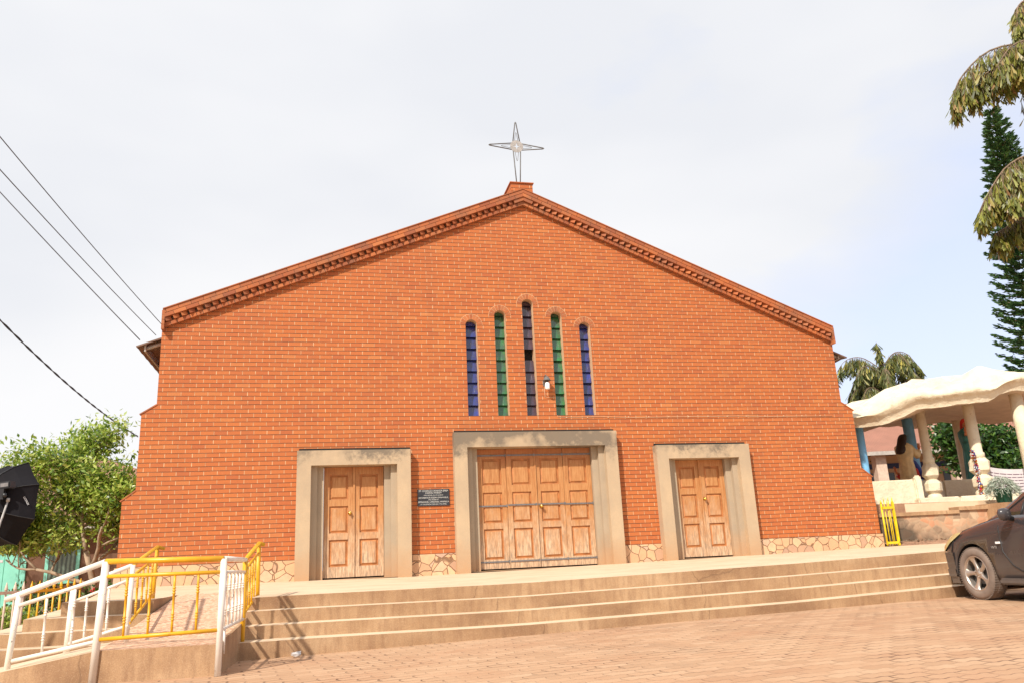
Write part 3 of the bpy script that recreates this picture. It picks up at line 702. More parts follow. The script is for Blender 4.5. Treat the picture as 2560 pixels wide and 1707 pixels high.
    m=MB(); m.box(x0,x1,yd+.05,yd+.06,zb,zt,0); m.build('door_backing','dark',door)
doorway(-SD,SW,SH,2,'left two-leaf panelled wooden door',.262,.285)
doorway(0,MD,MH,4,'wide central four-leaf panelled door with metal straps',.262,.30)
doorway(SD,SW,SH,2,'right two-leaf panelled wooden door',.262,.285)
# dark strip along the gap above the surrounds
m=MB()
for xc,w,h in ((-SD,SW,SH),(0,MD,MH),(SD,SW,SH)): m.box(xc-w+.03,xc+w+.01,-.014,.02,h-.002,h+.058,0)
m.build('dark_strip','dark',church)

# cross on the pedestal ------------------------------------------------
cc=Vector((.05,.40,9.45)); cr=empty('rooftop_cross',(.04,.40,8.36),'four-pointed star cross of bent steel rods on the ridge pedestal','cross')
m=MB(); rr=.155
def arm(ang,Lt,w,r,close=True,trunc=None):
    d=Vector((math.sin(ang),0,math.cos(ang))); nn=Vector((d.z,0,-d.x))
    a=cc+d*.10+nn*w; b=cc+d*.10-nn*w; t=cc+d*Lt
    if trunc: 
        e1=a+(t+nn*.0-a)*trunc; e2=b+(t-b)*trunc; return [[a,e1],[b,e2]]
    return [[a,t+nn*.012-d*.02,t,t-nn*.012-d*.02,b]]
for ang,Lt in ((0,.64),(R(90),.66),(R(-90),.66)):
    for pth in arm(ang,Lt,.085,.011): m.tube(pth,.013,6)
bt=cc+Vector((0,0,-1.09))
m.tube([cc+Vector((-.085,0,-.10)),(.015,.40,8.36)],.013,6); m.tube([cc+Vector((.09,0,-.10)),(.085,.40,8.36)],.013,6); m.tube([(.015,.40,8.37),(.085,.40,8.37)],.013,6)
m.build('outer_star','steel',cr)
m=MB()
for ang in (0,R(90),R(180),R(-90)):
    for pth in arm(ang,.37,.045,.006): m.tube(pth,.006,5)
m.build('inner_star','steel',cr)
m=MB()
circ=[(cc.x+rr*math.cos(2*math.pi*k/28),cc.z+rr*math.sin(2*math.pi*k/28)) for k in range(28)]
st=[]
for k in range(8):
    a=R(90)+k*math.pi/4; r_=.088 if k%2==0 else .026; st.append((cc.x+r_*math.cos(a),cc.z+r_*math.sin(a)))
m.poly([circ,st[::-1]],lambda a,b:(a,.385,b)); m.poly([circ,st[::-1]],lambda a,b:(a,.392,b))
for lp in(circ,st):
    for i in range(len(lp)): a,b=lp[i],lp[(i+1)%len(lp)]; m.quad((a[0],.385,a[1]),(b[0],.385,b[1]),(b[0],.392,b[1]),(a[0],.392,a[1]))
m.build('disc','silver',cr,recalc=False)

# plaque with lettering -------------------------------------------------
pl=empty('wall_plaque',(-2.115,-.01,1.42),'black inscribed dedication plaque on the brick between left and central doors','plaque')
m=MB(); m.box(-2.428,-1.802,-.022,.001,1.265,1.588); m.build('slab','granite',pl)
def text(s_,x,y,z,size,name,mat,parent,rot=(R(90),0,0),sx=1,align='CENTER',ext=.0006):
    cu=bpy.data.curves.new('t','FONT'); cu.body=s_; cu.size=size; cu.align_x=align; cu.extrude=ext
    o=bpy.data.objects.new('t',cu); COL.objects.link(o); bpy.context.view_layer.update()
    me=bpy.data.meshes.new_from_object(o.evaluated_get(bpy.context.evaluated_depsgraph_get())); bpy.data.objects.remove(o)
    me.transform(Matrix.Translation((x,y,z))@Matrix.Rotation(rot[2],4,'Z')@Matrix.Rotation(rot[0],4,'X')@Matrix.Diagonal((sx,1,1,1)))
    me.materials.clear(); me.materials.append(M_[mat]); o=bpy.data.objects.new(name,me); COL.objects.link(o)
    o.parent=parent; o.matrix_parent_inverse=parent.matrix_world.inverted(); return o
for s_,z,sz,sx in (('ST. CHARLES LWANGA JINJA',1.542,.046,.98),('KAROLI PARISH',1.502,.046,.98),('WAS OPENED ON 4TH JUNE BY',1.462,.028,.95),('ARCHBISHOP JOSEPH KIWANUKA,',1.411,.041,.93),('AND BLESSED BY',1.376,.028,.95),('EMMANUEL CARDINAL WAMALA',1.330,.043,.93),('AT ITS RENOVATION ON 14TH APRIL',1.287,.034,.90)):
    text(s_,-2.115,-.0235,z,sz,'lettering','letter',pl,sx=sx)
# wall lamp -------------------------------------------------------------
lp=empty('wall_lamp',(.30,0,3.72),'grey bracket lamp with bare white bulb between the central slit windows','lamp')
m=MB(); m.tube([(.27,-.005,3.70),(.27,-.05,3.74),(.27,-.05,3.86),(.285,-.10,3.885),(.295,-.13,3.84)],.011,8); m.box(.245,.295,-.014,0,3.66,3.78); m.build('bracket','steel',lp)
m=MB(); m.lathe([(.012,.13),(.03,.12),(.055,.09),(.075,.05),(.083,.03),(.07,.035),(.03,.05)],20,0,o=(.295,-.14,3.72)); m.lathe([(.022,.05),(.022,.0),(.028,-.01)],12,0,o=(.295,-.14,3.72)); m.build('cap','steel',lp)
m=MB(); m.lathe([(.03,.02),(.046,0),(.05,-.03),(.05,-.115),(.044,-.13),(.02,-.135)],18,0,o=(.30,-.14,3.70)); m.build('bulb','bulb',lp)
m=MB(); m.tube([(.27,-.008,3.68),(.272,-.008,3.43),(.33,-.008,3.415),(.48,-.008,3.425)],.006,6)
tag(m.build('electric_cable','reveal'),'thin pale cable looping from the lamp across the bricks','cable')
m=MB(); pts=[(.52,-.007,3.04),(.53,-.007,3.005),(.9,-.007,3.0),(1.5,-.007,3.005),(2.2,-.007,2.985),(3.4,-.007,2.995),(4.6,-.007,3.0),(5.4,-.007,2.985),(6.2,-.007,2.99),(7.0,-.007,2.985)]; m.tube(pts,.0055,6)
for k in range(14): m.box(.7+k*.46,.72+k*.46,-.014,0,2.985,3.01)
tag(m.build('electric_cable','reveal'),'long thin cable clipped along the bricks to the right of the windows','cable')

# ------------------------------------------------------------------ ramp railings
def baluster(name,a,b,mat,par):
    a=Vector(a); b=Vector(b); m=MB(); L_=(b-a).length; d=(b-a)/L_
    prof=[]; 
    t=0
    tt=[0,.20]; rs=[.010,.010]
    for ctr in (.28,.72):
        for j in range(3):
            u=ctr-.05+j*.045; tt+=[u-.012,u,u+.012]; rs+=[.010,.017,.010]
    tt+=[.8,1]; rs+=[.010,.010]
    z=sorted(zip(tt,rs)); m.tube([a+d*L_*q[0] for q in z],[q[1] for q in z],8); return m.build(name,mat,par)
def rail(name,pts,r,mat,par): m=MB(); m.tube(pts,r,10); return m.build(name,mat,par)
def P(pf,pt,f): return Vector(pf).lerp(Vector(pt),f)
posts=dict(A=((-6.71,-8.10,-.66),(-6.66,-8.12,.085)),B=((-5.955,-8.50,-.62),(-5.92,-8.52,.313)),C=((-5.0,-8.66,-.61),(-4.99,-8.67,.293)),D=((-4.935,-7.42,-.61),(-4.93,-7.44,.294)),E=((-4.905,-6.08,-.21),(-4.91,-6.09,.49)))
orl=empty('ramp_railing',(-5.5,-8.5,-.6),'white and yellow pipe railing on the outer side of the ramp, nearest the camera','railing')
for k,mt,r_ in (('A','white',.024),('B','white',.030),('C','white',.026),('D','yellow',.024),('E','yellow',.022)):
    a,b=posts[k]; rail('post',[a,b],r_,mt,orl)
def zat(k,z): a,b=posts[k]; f=(z-a[2])/(b[2]-a[2]); return P(a,b,f)
pv={k:v for k,v in posts.items()}
A_,B_,C_,D_,E_=[Vector(posts[k][1]) for k in 'ABCDE']
Aend=A_+(A_-B_)*.16
rail('handrail',[B_,A_,Aend],.024,'white',orl); rail('handrail',[B_,C_],.024,'yellow',orl); rail('handrail',[C_,D_],.022,'white',orl)
rail('handrail',[D_,E_,E_+Vector((.06,.02,-.02))],.022,'yellow',orl)
dz=Vector((0,0,1))
rail('mid_rail',[B_-dz*.125,A_-dz*.09],.017,'white',orl); rail('mid_rail',[B_-dz*.118,C_-dz*.105],.016,'yellow',orl); rail('mid_rail',[C_-dz*.105,D_-dz*.11],.013,'white',orl); rail('mid_rail',[D_-dz*.09,E_-dz*.11],.015,'yellow',orl)
rail('bottom_rail',[B_-dz*.61,A_-dz*.52],.017,'white',orl); rail('bottom_rail',[B_-dz*.60,C_-dz*.555],.016,'yellow',orl); rail('bottom_rail',[C_-dz*.555,D_-dz*.545],.014,'white',orl); rail('bottom_rail',[D_-dz*.50,E_-dz*.56],.015,'yellow',orl)
for f in (.19,.39,.59,.79): baluster('baluster',P(B_-dz*.12,C_-dz*.11,f),P(B_-dz*.60,C_-dz*.56,f),'yellow',orl)
for f in (.33,.66): baluster('baluster',P(B_-dz*.13,A_-dz*.10,f),P(B_-dz*.60,A_-dz*.52,f),'white',orl)
for f in (.12,.28,.44,.60,.76,.92): baluster('baluster',P(C_-dz*.11,D_-dz*.11,f),P(C_-dz*.555,D_-dz*.545,f),'white',orl)
for f in (.18,.36,.54,.72): baluster('baluster',P(D_-dz*.10,E_-dz*.12,f),P(D_-dz*.50,E_-dz*.55,f),'yellow',orl)
rail('drop_bar',[P(C_-dz*.556,D_-dz*.545,.15),P(C_-dz*.556,D_-dz*.545,.15)-dz*.2],.010,'white',orl)
m=MB(); m.lathe([(.07,0),(.07,.008),(.02,.01)],14,0,o=(-4.905,-6.08,-.205)); m.build('base_plate','strap',orl)
irl=empty('ramp_railing',(-6.1,-7,-.4),'white and yellow pipe railing on the inner side of the ramp beside the left steps','railing')
posts=dict(F=((-6.15,-5.28,-.215),(-6.13,-5.30,.523)),G=((-5.885,-7.75,-.40),(-5.87,-7.77,.288)),H=((-6.43,-7.5,-.50),(-6.41,-7.52,.11)),J=((-7.0,-7.35,-.68),(-6.98,-7.36,-.05)))
for k,mt,r_ in (('F','yellow',.022),('G','white',.021),('H','white',.028)): a,b=posts[k]; rail('post',[a,b],r_,mt,irl)
F_,G_,H_,J_=[Vector(posts[k][1]) for k in 'FGHJ']
rail('handrail',[F_+Vector((.08,.02,-.03)),F_,G_],.020,'yellow',irl); rail('handrail',[G_,H_],.020,'white',irl)
rail('mid_rail',[F_-dz*.12,G_-dz*.10],.014,'yellow',irl); rail('mid_rail',[G_-dz*.12,H_-dz*.12],.014,'white',irl)
rail('bottom_rail',[F_-dz*.52,G_-dz*.50],.014,'yellow',irl); rail('bottom_rail',[G_-dz*.52,H_-dz*.48],.014,'white',irl)
for f in (.2,.4,.6,.8): baluster('baluster',P(F_-dz*.12,G_-dz*.12,f),P(F_-dz*.52,G_-dz*.52,f),'yellow',irl)
for f in (.38,.75): baluster('baluster',P(G_-dz*.12,H_-dz*.12,f),P(G_-dz*.52,H_-dz*.5,f),'white',irl)
# litter
m=MB(); b=[]
bm=bmesh.new(); bmesh.ops.create_icosphere(bm,subdivisions=2,radius=.042)
for v in bm.verts: v.co=Vector((v.co.x*1.2,v.co.y*.6,v.co.z*.5))*(1+.7*noise.noise(v.co*40)); v.co+=Vector((-4.42,-7.64,gz(-4.4)+.03))
me=bpy.data.meshes.new('plastic_bag'); bm.to_mesh(me); bm.free(); me.materials.append(M_['bag']); o=bpy.data.objects.new('plastic_bag',me); COL.objects.link(o); tag(o,'small crumpled clear plastic wrapper at the foot of the steps','litter')

# ------------------------------------------------------------------ car
def build_car():
    car=empty('parked_car',(0,0,0),'dusty dark plum hatchback parked nose-in against the right end of the steps','car')
    # local: l forward (+), s to right (0 = left flank); ground 0
    def surf(mb,ls,prof,mi=0):
        base=len(mb.v); n=None
        for l in ls:
            p=prof(l); n=len(p)
            for s,z in p: mb.v.append((s,l,z))
        for i in range(len(ls)-1):
            for k in range(n-1):
                mb.f.append([base+i*n+k,base+i*n+k+1,base+(i+1)*n+k+1,base+(i+1)*n+k]); mb.mi.append(mi); mb.sm.append(True)
        for e,rev in ((0,False),(len(ls)-1,True)):
            f=[base+e*n+k for k in range(n)]; mb.f.append(f[::-1] if rev else f); mb.mi.append(mi); mb.sm.append(False)
    HW=.87
    top=[(-3.55,.80),(-3.45,.98),(-2.9,1.0),(-.75,1.0),(-.45,.985),(0,.905),(.35,.825),(.58,.755),(.70,.69),(.76,.57)]
    half=[(-3.6,.74),(-3.3,.82),(-2.5,.87),(0,.87),(.35,.858),(.52,.825),(.64,.76),(.72,.67),(.76,.56)]
    def prof(l):
        t=interp(top,l); h=interp(half,l); b=.22 if l<.5 else .22+.02*(l-.5)
        bel=min(t-.07,.90 if l<-.4 else 9)
        bl=t-.09
        pts=[(0,b),(h*.55,b),(h*.93,b+.01),(h*.985,b+.09),(h,.42),(h*.998,.56),(h*.985,(bl+.56)/2+.03),(h*.955,bl),(h*.90,t-.035),(h*.78,t-.005),(h*.5,t+.025),(0,t+.04)]
        full=[(-s,z) for s,z in pts[1:-1]][::-1]
        return pts[::1]+full[::1] if False else pts+[(-s,z) for s,z in pts[::-1][1:]]
    ls=[-3.6+.1*k for k in range(0,36)]+[-.05,.0,.1,.2,.3,.4,.5,.56,.62,.67,.71,.74,.76]
    mb=MB(); surf(mb,ls,prof); body=mb.build('body','car',None); body.data.polygons.foreach_set('use_smooth',[True]*len(body.data.polygons))
    # wheel arches by boolean
    cut=MB()
    for l in (0,-2.6):
        for sg in (-1,1):
            cut.lathe([(.355,0),(.355,.42)],40,0,mat=Matrix.Translation((sg*(.95) if sg<0 else .53,l,.315))@Matrix.Rotation(R(90),4,'Y'))
    cu=cut.build('cut','dark')
    md=body.modifiers.new('b','BOOLEAN'); md.object=cu; md.operation='DIFFERENCE'; md.solver='EXACT'
    bpy.context.view_layer.update(); me=bpy.data.meshes.new_from_object(body.evaluated_get(bpy.context.evaluated_depsgraph_get())); body.modifiers.clear(); body.data=me; bpy.data.objects.remove(cu)
    body.parent=car
    def part(mb,name,mat,par=car): o=mb.build(name,mat); o.parent=par; return o
    # arch lining
    for l in (0,-2.6):
        for sg in (-1,1):
            mb=MB(); x0,x1=(-.845,-.55) if sg<0 else (.55,.845)
            for k in range(24):
                a0=math.pi*(k/23)*1.0-.05; a1=math.pi*((k+1)/23)-.05
                if k==23: break
                mb.quad((x0,l+.352*math.cos(a0),.315+.352*math.sin(a0)),(x0,l+.352*math.cos(a1),.315+.352*math.sin(a1)),(x1,l+.352*math.cos(a1),.315+.352*math.sin(a1)),(x1,l+.352*math.cos(a0),.315+.352*math.sin(a0)))
            part(mb,'wheel_arch','blk')
    # greenhouse
    roof=[(-3.4,1.02),(-3.1,1.28),(-2.4,1.44),(-1.6,1.47),(-1.15,1.42),(-.75,1.24),(-.38,1.04),(-.15,.955)]
    def gp(l):
        t=interp(roof,l); h=interp([(-3.4,.70),(-2.6,.76),(-1,.76),(-.15,.68)],l); zb=.93 if l<-.4 else .90
        k=max(0,(t-zb)/.54); hi=h*(1-.20*k)
        pts=[(h*1.05,zb-.03),(lerp(h*1.05,hi,.5),lerp(zb,t,.48)),(hi,t-.05*k-.004),(hi*.85,t-.012*k),(0,t+.02)]
        return pts+[(-s,z) for s,z in pts[::-1][1:]]
    mb=MB(); surf(mb,[-3.4,-3.1,-2.8,-2.4,-2,-1.6,-1.4,-1.15,-.95,-.75,-.55,-.38,-.25,-.15],gp); part(mb,'cabin','car')
    # side windows + windscreen as glass set just proud
    for sg in (-1,1):
        def wp(l,f,off=.006):
            p=gp(l); a=Vector((p[0][0],p[0][1])); b_=Vector((p[2][0],p[2][1])); q=a.lerp(b_,f); return (sg*(q.x+off),l,q.y)
        mb=MB(); mb.add([wp(-.88,.10),wp(-1.22,.88),wp(-1.75,.90),wp(-1.75,.10)],[(0,1,2,3)]); part(mb,'side_window','carglass')
        mb=MB(); mb.add([wp(-1.83,.10),wp(-1.83,.90),wp(-2.5,.90),wp(-2.7,.10)],[(0,1,2,3)]); part(mb,'side_window','carglass')
        mb=MB(); mb.add([wp(-.42,.10),wp(-.60,.55),wp(-.82,.60),wp(-.80,.10)],[(0,1,2,3)]); part(mb,'quarter_window','carglass')
        mb=MB(); mb.tube([wp(-.80,.06,.01),wp(-.84,.62,.01),],.012,6); mb.tube([wp(-.30,.06,.008),wp(-.75,.06,.010),wp(-1.8,.06,.010)],.010,6); mb.tube([wp(-.30,.08,.008),wp(-.60,.68,.008),wp(-1.15,.93,.008),wp(-1.75,.95,.008)],.012,6); part(mb,'window_trim','blk')
        # mirror
        mb=MB(); mb.lathe([(.02,-.085),(.06,-.07),(.08,-.03),(.085,.02),(.065,.06),(.02,.075)],16,0,mat=Matrix.Translation((sg*.965,-.80,.985))@Matrix.Diagonal((1,.62,.9,1))); part(mb,'side_mirror','car')
        mb=MB(); mb.tube([(sg*.84,-.76,.93),(sg*.95,-.78,.95)],.03,8); part(mb,'mirror_arm','blk')
        # headlight
        def bodyp(l,fi,off=.004):
            p=prof(l)[:12]; i=int(fi); t=fi-i; a=p[i]; b_=p[min(i+1,11)]; return (sg*(lerp(a[0],b_[0],t)+off),l,lerp(a[1],b_[1],t)+off)
        mb=MB(); 
        ladder=[(.20,7.2,7.5),(.30,6.6,7.8),(.40,6.0,8.0),(.50,5.5,8.1),(.58,5.2,8.2),(.64,5.1,8.2),(.70,5.1,8.2),(.755,5.1,8.2)]
        vs=[];
        for l,f0,f1 in ladder:
            for j in range(5): vs.append(bodyp(l,lerp(f0,f1,j/4),.016))
        mb.add(vs,[(i*5+j,i*5+j+1,(i+1)*5+j+1,(i+1)*5+j) for i in range(len(ladder)-1) for j in range(4)],0,True); part(mb,'headlight','headl')
        mb=MB(); mb.box(*((-.885,-.868) if sg<0 else (.868,.885)),-.52,-.46,.655,.68); part(mb,'side_marker','bulb')
        # door + sill seams
        mb=MB(); mb.tube([bodyp(-.52,8.0,.001),bodyp(-.50,6.5,.001),bodyp(-.54,5.0,.001),bodyp(-.66,3.9,.001),bodyp(-.78,3.3,.001),bodyp(-1.0,3.2,.001),bodyp(-1.75,3.2,.001),bodyp(-1.80,5,.001),bodyp(-1.80,7.9,.001)],.008,5); part(mb,'door_seam','blk')
        mb=MB(); mb.tube([bodyp(.27,7.9,.001),bodyp(.36,6.0,.001),bodyp(.40,5.0,.001)],.007,5); mb.tube([bodyp(-.45,8.3,.001),bodyp(-.1,8.25,.001),bodyp(.25,8.2,.001)],.007,5); part(mb,'panel_seam','blk')
        mb=MB(); mb.box(*((-.90,-.80) if sg<0 else (.80,.90)),-2.2,-.42,.19,.265); o=mb.build('sill','car',bevel=.02); o.parent=car
    # front bumper
    mb=MB(); bp=[(-.862,.34),(-.825,.54),(-.60,.74),(0,.81),(.60,.74),(.825,.54),(.862,.34)]
    for z0,z1,o_ in ((.19,.27,-.02),(.27,.36,.012),(.36,.45,.004),(.45,.57,.012)):
        for a,b_ in zip(bp[:-1],bp[1:]):
            mb.quad((a[0]*(1+o_*.4),a[1]+o_,z0),(b_[0]*(1+o_*.4),b_[1]+o_,z0),(b_[0]*(1+o_*.3),b_[1]+o_+.012,z1),(a[0]*(1+o_*.3),a[1]+o_+.012,z1))
    part(mb,'bumper','car')
    mb=MB(); mb.box(-.45,.45,.75,.835,.30,.42); part(mb,'grille','blk')
    # letters on fender
    t=text('VVTI',0,0,0,.045,'fender_script','silver',car,rot=(R(90),0,R(-90)))
    t.data.transform(Matrix.Translation((-.882,-.42,.60))); t.parent=car; t.matrix_parent_inverse=Matrix.Identity(4)
    # wheels
    for l,sg in ((0,-1),(0,1),(-2.6,-1),(-2.6,1)):
        w=bpy.data.objects.new('wheel',None); COL.objects.link(w); w.parent=car; w.location=(sg*.77,l,.312)
        rot=Matrix.Rotation(R(-90),4,'Y') if sg<0 else Matrix.Rotation(R(90),4,'Y')   # +z out
        mb=MB(); prof_t=[(.205,-.10),(.27,-.105),(.300,-.09),(.311,-.06),(.312,0),(.311,.055),(.300,.085),(.275,.098),(.235,.10),(.212,.092),(.205,.08),(.205,-.10)]
        mb.lathe(prof_t,48,0,mat=rot,cap=False)
        for k in range(64):
            a=2*math.pi*k/64; 
            for zc_,rt_ in ((.062,.3085),(-.062,.3085),(.0,.3105)):
                mt_=rot@Matrix.Rotation(a,4,'Z'); mb.box(rt_-.002,rt_+.006,-.006,.006,zc_-.024,zc_+.024,0,mt_)
        t_=part(mb,'tyre','tyre',w)
        mb=MB(); mb.lathe([(.212,.088),(.206,.094),(.196,.09),(.19,.06),(.186,-.06)],40,0,mat=rot,cap=False)
        hub=.046
        mb.lathe([(.001,.07),(.03,.072),(.034,.066),(.06,.060),(.064,.03)],24,0,mat=rot)
        for k in range(5):
            a=2*math.pi*k/5+.3; ca=math.cos(a); sa=math.sin(a)
            def pp(r_,t_,z): return rot@Vector((r_*ca-t_*sa,r_*sa+t_*ca,z))
            secs=[(.045,.030,.064),(.09,.025,.066),(.14,.028,.072),(.175,.045,.080),(.198,.075,.084)]
            vs=[]
            for r_,hw,z in secs: vs+=[pp(r_,-hw,z-.012),pp(r_,-hw*.55,z),pp(r_,hw*.55,z),pp(r_,hw,z-.012),pp(r_,hw*.8,z-.04),pp(r_,-hw*.8,z-.04)]
            mb.add(vs,[(i*6+j,i*6+(j+1)%6,(i+1)*6+(j+1)%6,(i+1)*6+j) for i in range(4) for j in range(6)],0,True)
            b2=a+math.pi/5; mb.lathe([(.007,.0),(.007,.012),(.003,.016)],8,0,mat=rot@Matrix.Translation((.043*math.cos(b2),.043*math.sin(b2),.062)))
        part(mb,'rim','rim',w)
        mb=MB(); mb.lathe([(.13,.0),(.13,.012)],30,0,mat=rot); mb.lathe([(.185,-.03),(.185,-.02)],30,1,mat=rot); part(mb,'brake_disc',['strap','dark'],w)
    mb=MB(); mb.box(-.78,.78,-3.3,.6,.20,.30); part(mb,'underbody','blk')
    car.location=(3.66+.84,-7.20,gz(4.2)-.002); car.rotation_euler=(0,0,R(-5))
    return car
build_car()

# ------------------------------------------------------------------ foliage helpers
def leafquad(mb,p,d,up,l,w,mi=0,fold=.0):
    side=d.cross(up); side=side.normalized() if side.length>1e-4 else Vector((1,0,0))
    mb.add([p,p+d*l*.5+side*w*.5,p+d*l,p+d*l*.5-side*w*.5],[(0,1,2,3)],mi)
def rv(): 
    while True:
        v=Vector((rnd.uniform(-1,1),rnd.uniform(-1,1),rnd.uniform(-1,1)))
        if .05<v.length<1: return v.normalized()
def branchy(name_root,loc,label,cat,H,spread,seed,leaf_mat,bark,nleaf,leaf,trunk_r,lean=(0,0),first=.3,depth=4,group=None,flat=1.0,cl=.35,nb=(3,4),zmin=0,sunny=False):
    global rnd
    rs=rnd; rnd=random.Random(seed)
    root=empty(name_root,loc,label,cat,group)
    tb=MB(); tips=[]
    def grow(p,d,L_,r,lev):
        n=4; pts=[p]; q=p.copy(); dd=d.copy()
        for i in range(n):
            dd=(dd+rv()*.22+Vector((0,0,.04))).normalized(); q=q+dd*L_/n; pts.append(q.copy())
            if lev>=2: tips.append((q.copy(),dd.copy(),lev))
        tb.tube(pts,[lerp(r,r*.62,i/n) for i in range(n+1)],6 if lev>1 else 9)
        if lev<depth:
            for k in range(rnd.randint(*nb)):
                t=pts[rnd.randint(2,n)]; a=rv(); a.z=abs(a.z)*.5*flat+.1; nd=(dd*.55+a*spread).normalized(); grow(t,nd,L_*rnd.uniform(.6,.85),r*.55,lev+1)
        else: tips.append((q.copy(),dd.copy(),lev+1))
    base=Vector(loc); grow(base,Vector((lean[0],lean[1],1)).normalized(),H*first,trunk_r,0)
    tb.build('trunk',bark,root,recalc=False)
    lb=MB()
    if tips:
        for i in range(nleaf):
            p,d,lev=tips[rnd.randrange(len(tips))]; off=rv()*cl*rnd.random()**.7; q=p+off
            if q.z<base.z+zmin: continue
            ld=(rv()+Vector((0,0,-.25))+d*.5).normalized(); s=leaf*rnd.uniform(.6,1.25); leafquad(lb,q,ld,(Vector((-.35,-.4,.9))+rv()*.8) if sunny else rv(),s,s*.42)
    lb.build('crown',leaf_mat,root,recalc=False); rnd=rs
    return root
# ------------------------------------------------------------------ left side garden
m=MB(); m.add([(-60,-9.2,-.62),(-8.9,-8.8,-.62),(-8.8,0,-.66),(-7.9,2,-.8),(-7.3,9,-.85),(-7.2,30,-.85),(-60,30,-.85)],[tuple(range(7))]); tag(m.build('garden_ground','grassground'),kind='structure')
gb=MB()
for i in range(15000):
    x=rnd.uniform(-15,-8.9); y=rnd.uniform(-7,4); z=-.63-.012*max(0,y+2)
    d=Vector((rnd.uniform(-.5,.5),rnd.uniform(-.5,.5),1)).normalized(); leafquad(gb,Vector((x,y,z)),d,rv(),rnd.uniform(.05,.14),.014)
tag(gb.build('grass','grass',recalc=False),kind='stuff')
# fence
fen=empty('picket_fence',(-9.4,-1.5,-.8),'low metal picket fence with spear tops, cream then yellow, edging the garden','fence')
fa=Vector((-9.15,-5.6,0)); fb=Vector((-8.42,.4,0))
N=23
def ground_l(y): return -.66
for k in range(N+1):
    p=fa.lerp(fb,k/N); top=.06+.04*k/N; mt='post' if k<16 else 'yellow'
    mb=MB(); r_=.016 if k%5 else .022
    mb.tube([(p.x,p.y,-.75),(p.x,p.y,top)],r_,6); mb.lathe([(.022,0),(.026,.02),(.004,.12)],6,0,o=(p.x,p.y,top)); mb.build('picket',mt,fen)
for z in (.03,-.52):
    a=fa.lerp(fb,0); b_=fa.lerp(fb,16/N); c_=fb
    for q0,q1,mt in ((a,b_,'post'),(b_,c_,'yellow')):
        mb=MB(); d=(q1-q0).normalized(); nn=Vector((-d.y,d.x,0))*.012
        vs=[q0+nn,q1+nn,q1-nn,q0-nn]; mb.add([(v.x,v.y,z) for v in vs]+[(v.x,v.y,z+.045) for v in vs],[(0,1,2,3),(7,6,5,4),(0,4,5,1),(1,5,6,2),(2,6,7,3),(3,7,4,0)]); mb.build('rail',mt,fen)
# shrubs
def shrub(loc,r,n,label,mat='leafd',flow=None,grp='shrubs behind the picket fence'):
    root=empty('shrub',loc,label,'shrub',grp); mb=MB(); st=MB()
    for k in range(9):
        a=rv(); a.z=abs(a.z)+.5; st.tube([loc,Vector(loc)+a*r*.9],[.012,.004],5)
    st.build('stem','bark',root)
    for i in range(n):
        a=rv(); a.z=abs(a.z); p=Vector(loc)+Vector((a.x*r,a.y*r,a.z*r*1.15))*rnd.random()**.4*(1+.25*noise.noise(a*3)); leafquad(mb,p,(rv()+Vector((0,0,.3))).normalized(),rv(),rnd.uniform(.05,.11),.045)
    mb.build('foliage',mat,root,recalc=False)
    if flow:
        fb_=MB()
        for i in range(flow):
            a=rv(); a.z=abs(a.z); p=Vector(loc)+a*r*1.03; 
            for j in range(5): leafquad(fb_,p,rv(),rv(),.06,.05)
        fb_.build('flower','red',root,recalc=False)
shrub((-9.6,.8,-.8),.55,1400,'round green shrub left of the turquoise door','leaf')
shrub((-8.55,2.6,-.85),.85,2200,'tall shrub with red flowers near the church corner','leafd',14)
shrub((-9.9,3.4,-.85),.9,2000,'mid green shrub under the house window','leafd',8)
shrub((-10.4,-.6,-.8),.5,1200,'low pale green shrub beside the cream pickets','leaf')
shrub((-12.2,1.2,-.8),.8,1600,'bushy shrub at the left edge of the garden','leaf')
# house
H0=Vector((-14.9,16.2,0)); hx=Vector((math.cos(R(-6)),math.sin(R(-6)),0)); hy=Vector((-hx.y,hx.x,0))
hs=empty('garden_house',(-14,16,-.9),'brown rendered house with turquoise door and window and red tiled hip roof behind the tree','house')
def hp(a,b_,z): return H0+hx*a+hy*b_+Vector((0,0,z))
def hbox(mb,a0,a1,b0,b1,z0,z1,mi=0):
    vs=[hp(a,b_,z) for z in(z0,z1) for b_ in(b0,b1) for a in(a0,a1)]; mb.add(vs,[(0,2,3,1),(4,5,7,6),(0,1,5,4),(2,6,7,3),(0,4,6,2),(1,3,7,5)],mi)
mb=MB(); hbox(mb,-8,9,0,7,-.95,2.05); mb.build('wall','housewall',hs)
mb=MB(); e=.7; zr0=2.0; a0,a1,b0,b1=-8-e,9+e,-e,7+e
P0=[hp(a0,b0,zr0),hp(a1,b0,zr0),hp(a1,b1,zr0),hp(a0,b1,zr0)]; T0=[hp(-.2,3.5,5.0),hp(1.4,3.5,5.0)]
mb.add(P0+T0,[(0,1,5,4),(1,2,5),(2,3,4,5),(3,0,4)]); mb.add([p-Vector((0,0,.12)) for p in P0],[(3,2,1,0)]); mb.build('roof','tileroof',hs,recalc=False)
mb=MB(); hbox(mb,a0,a1,b0-.03,b0,1.86,2.02); mb.build('fascia','fascia',hs)
mb=MB(); hbox(mb,-1.75,.60,-.06,.0,-.85,1.50); dfr=mb.build('door','turq',hs)
for k in range(4):
    mb=MB(); hbox(mb,-1.62+k*.51,-1.62+k*.51+.49,-.085,-.061,-.80,1.22); mb.build('leaf','turq',dfr)
mb=MB(); hbox(mb,-1.62,.42,-.08,-.061,1.27,1.43); mb.build('transom','winglass',dfr)
mb=MB(); hbox(mb,-.45,-.15,-.10,-.086,.92,1.0); mb.build('notice','plaster_w',dfr)
mb=MB(); hbox(mb,1.22,2.36,-.06,0,.12,1.56); wfr=mb.build('window','turq',hs)
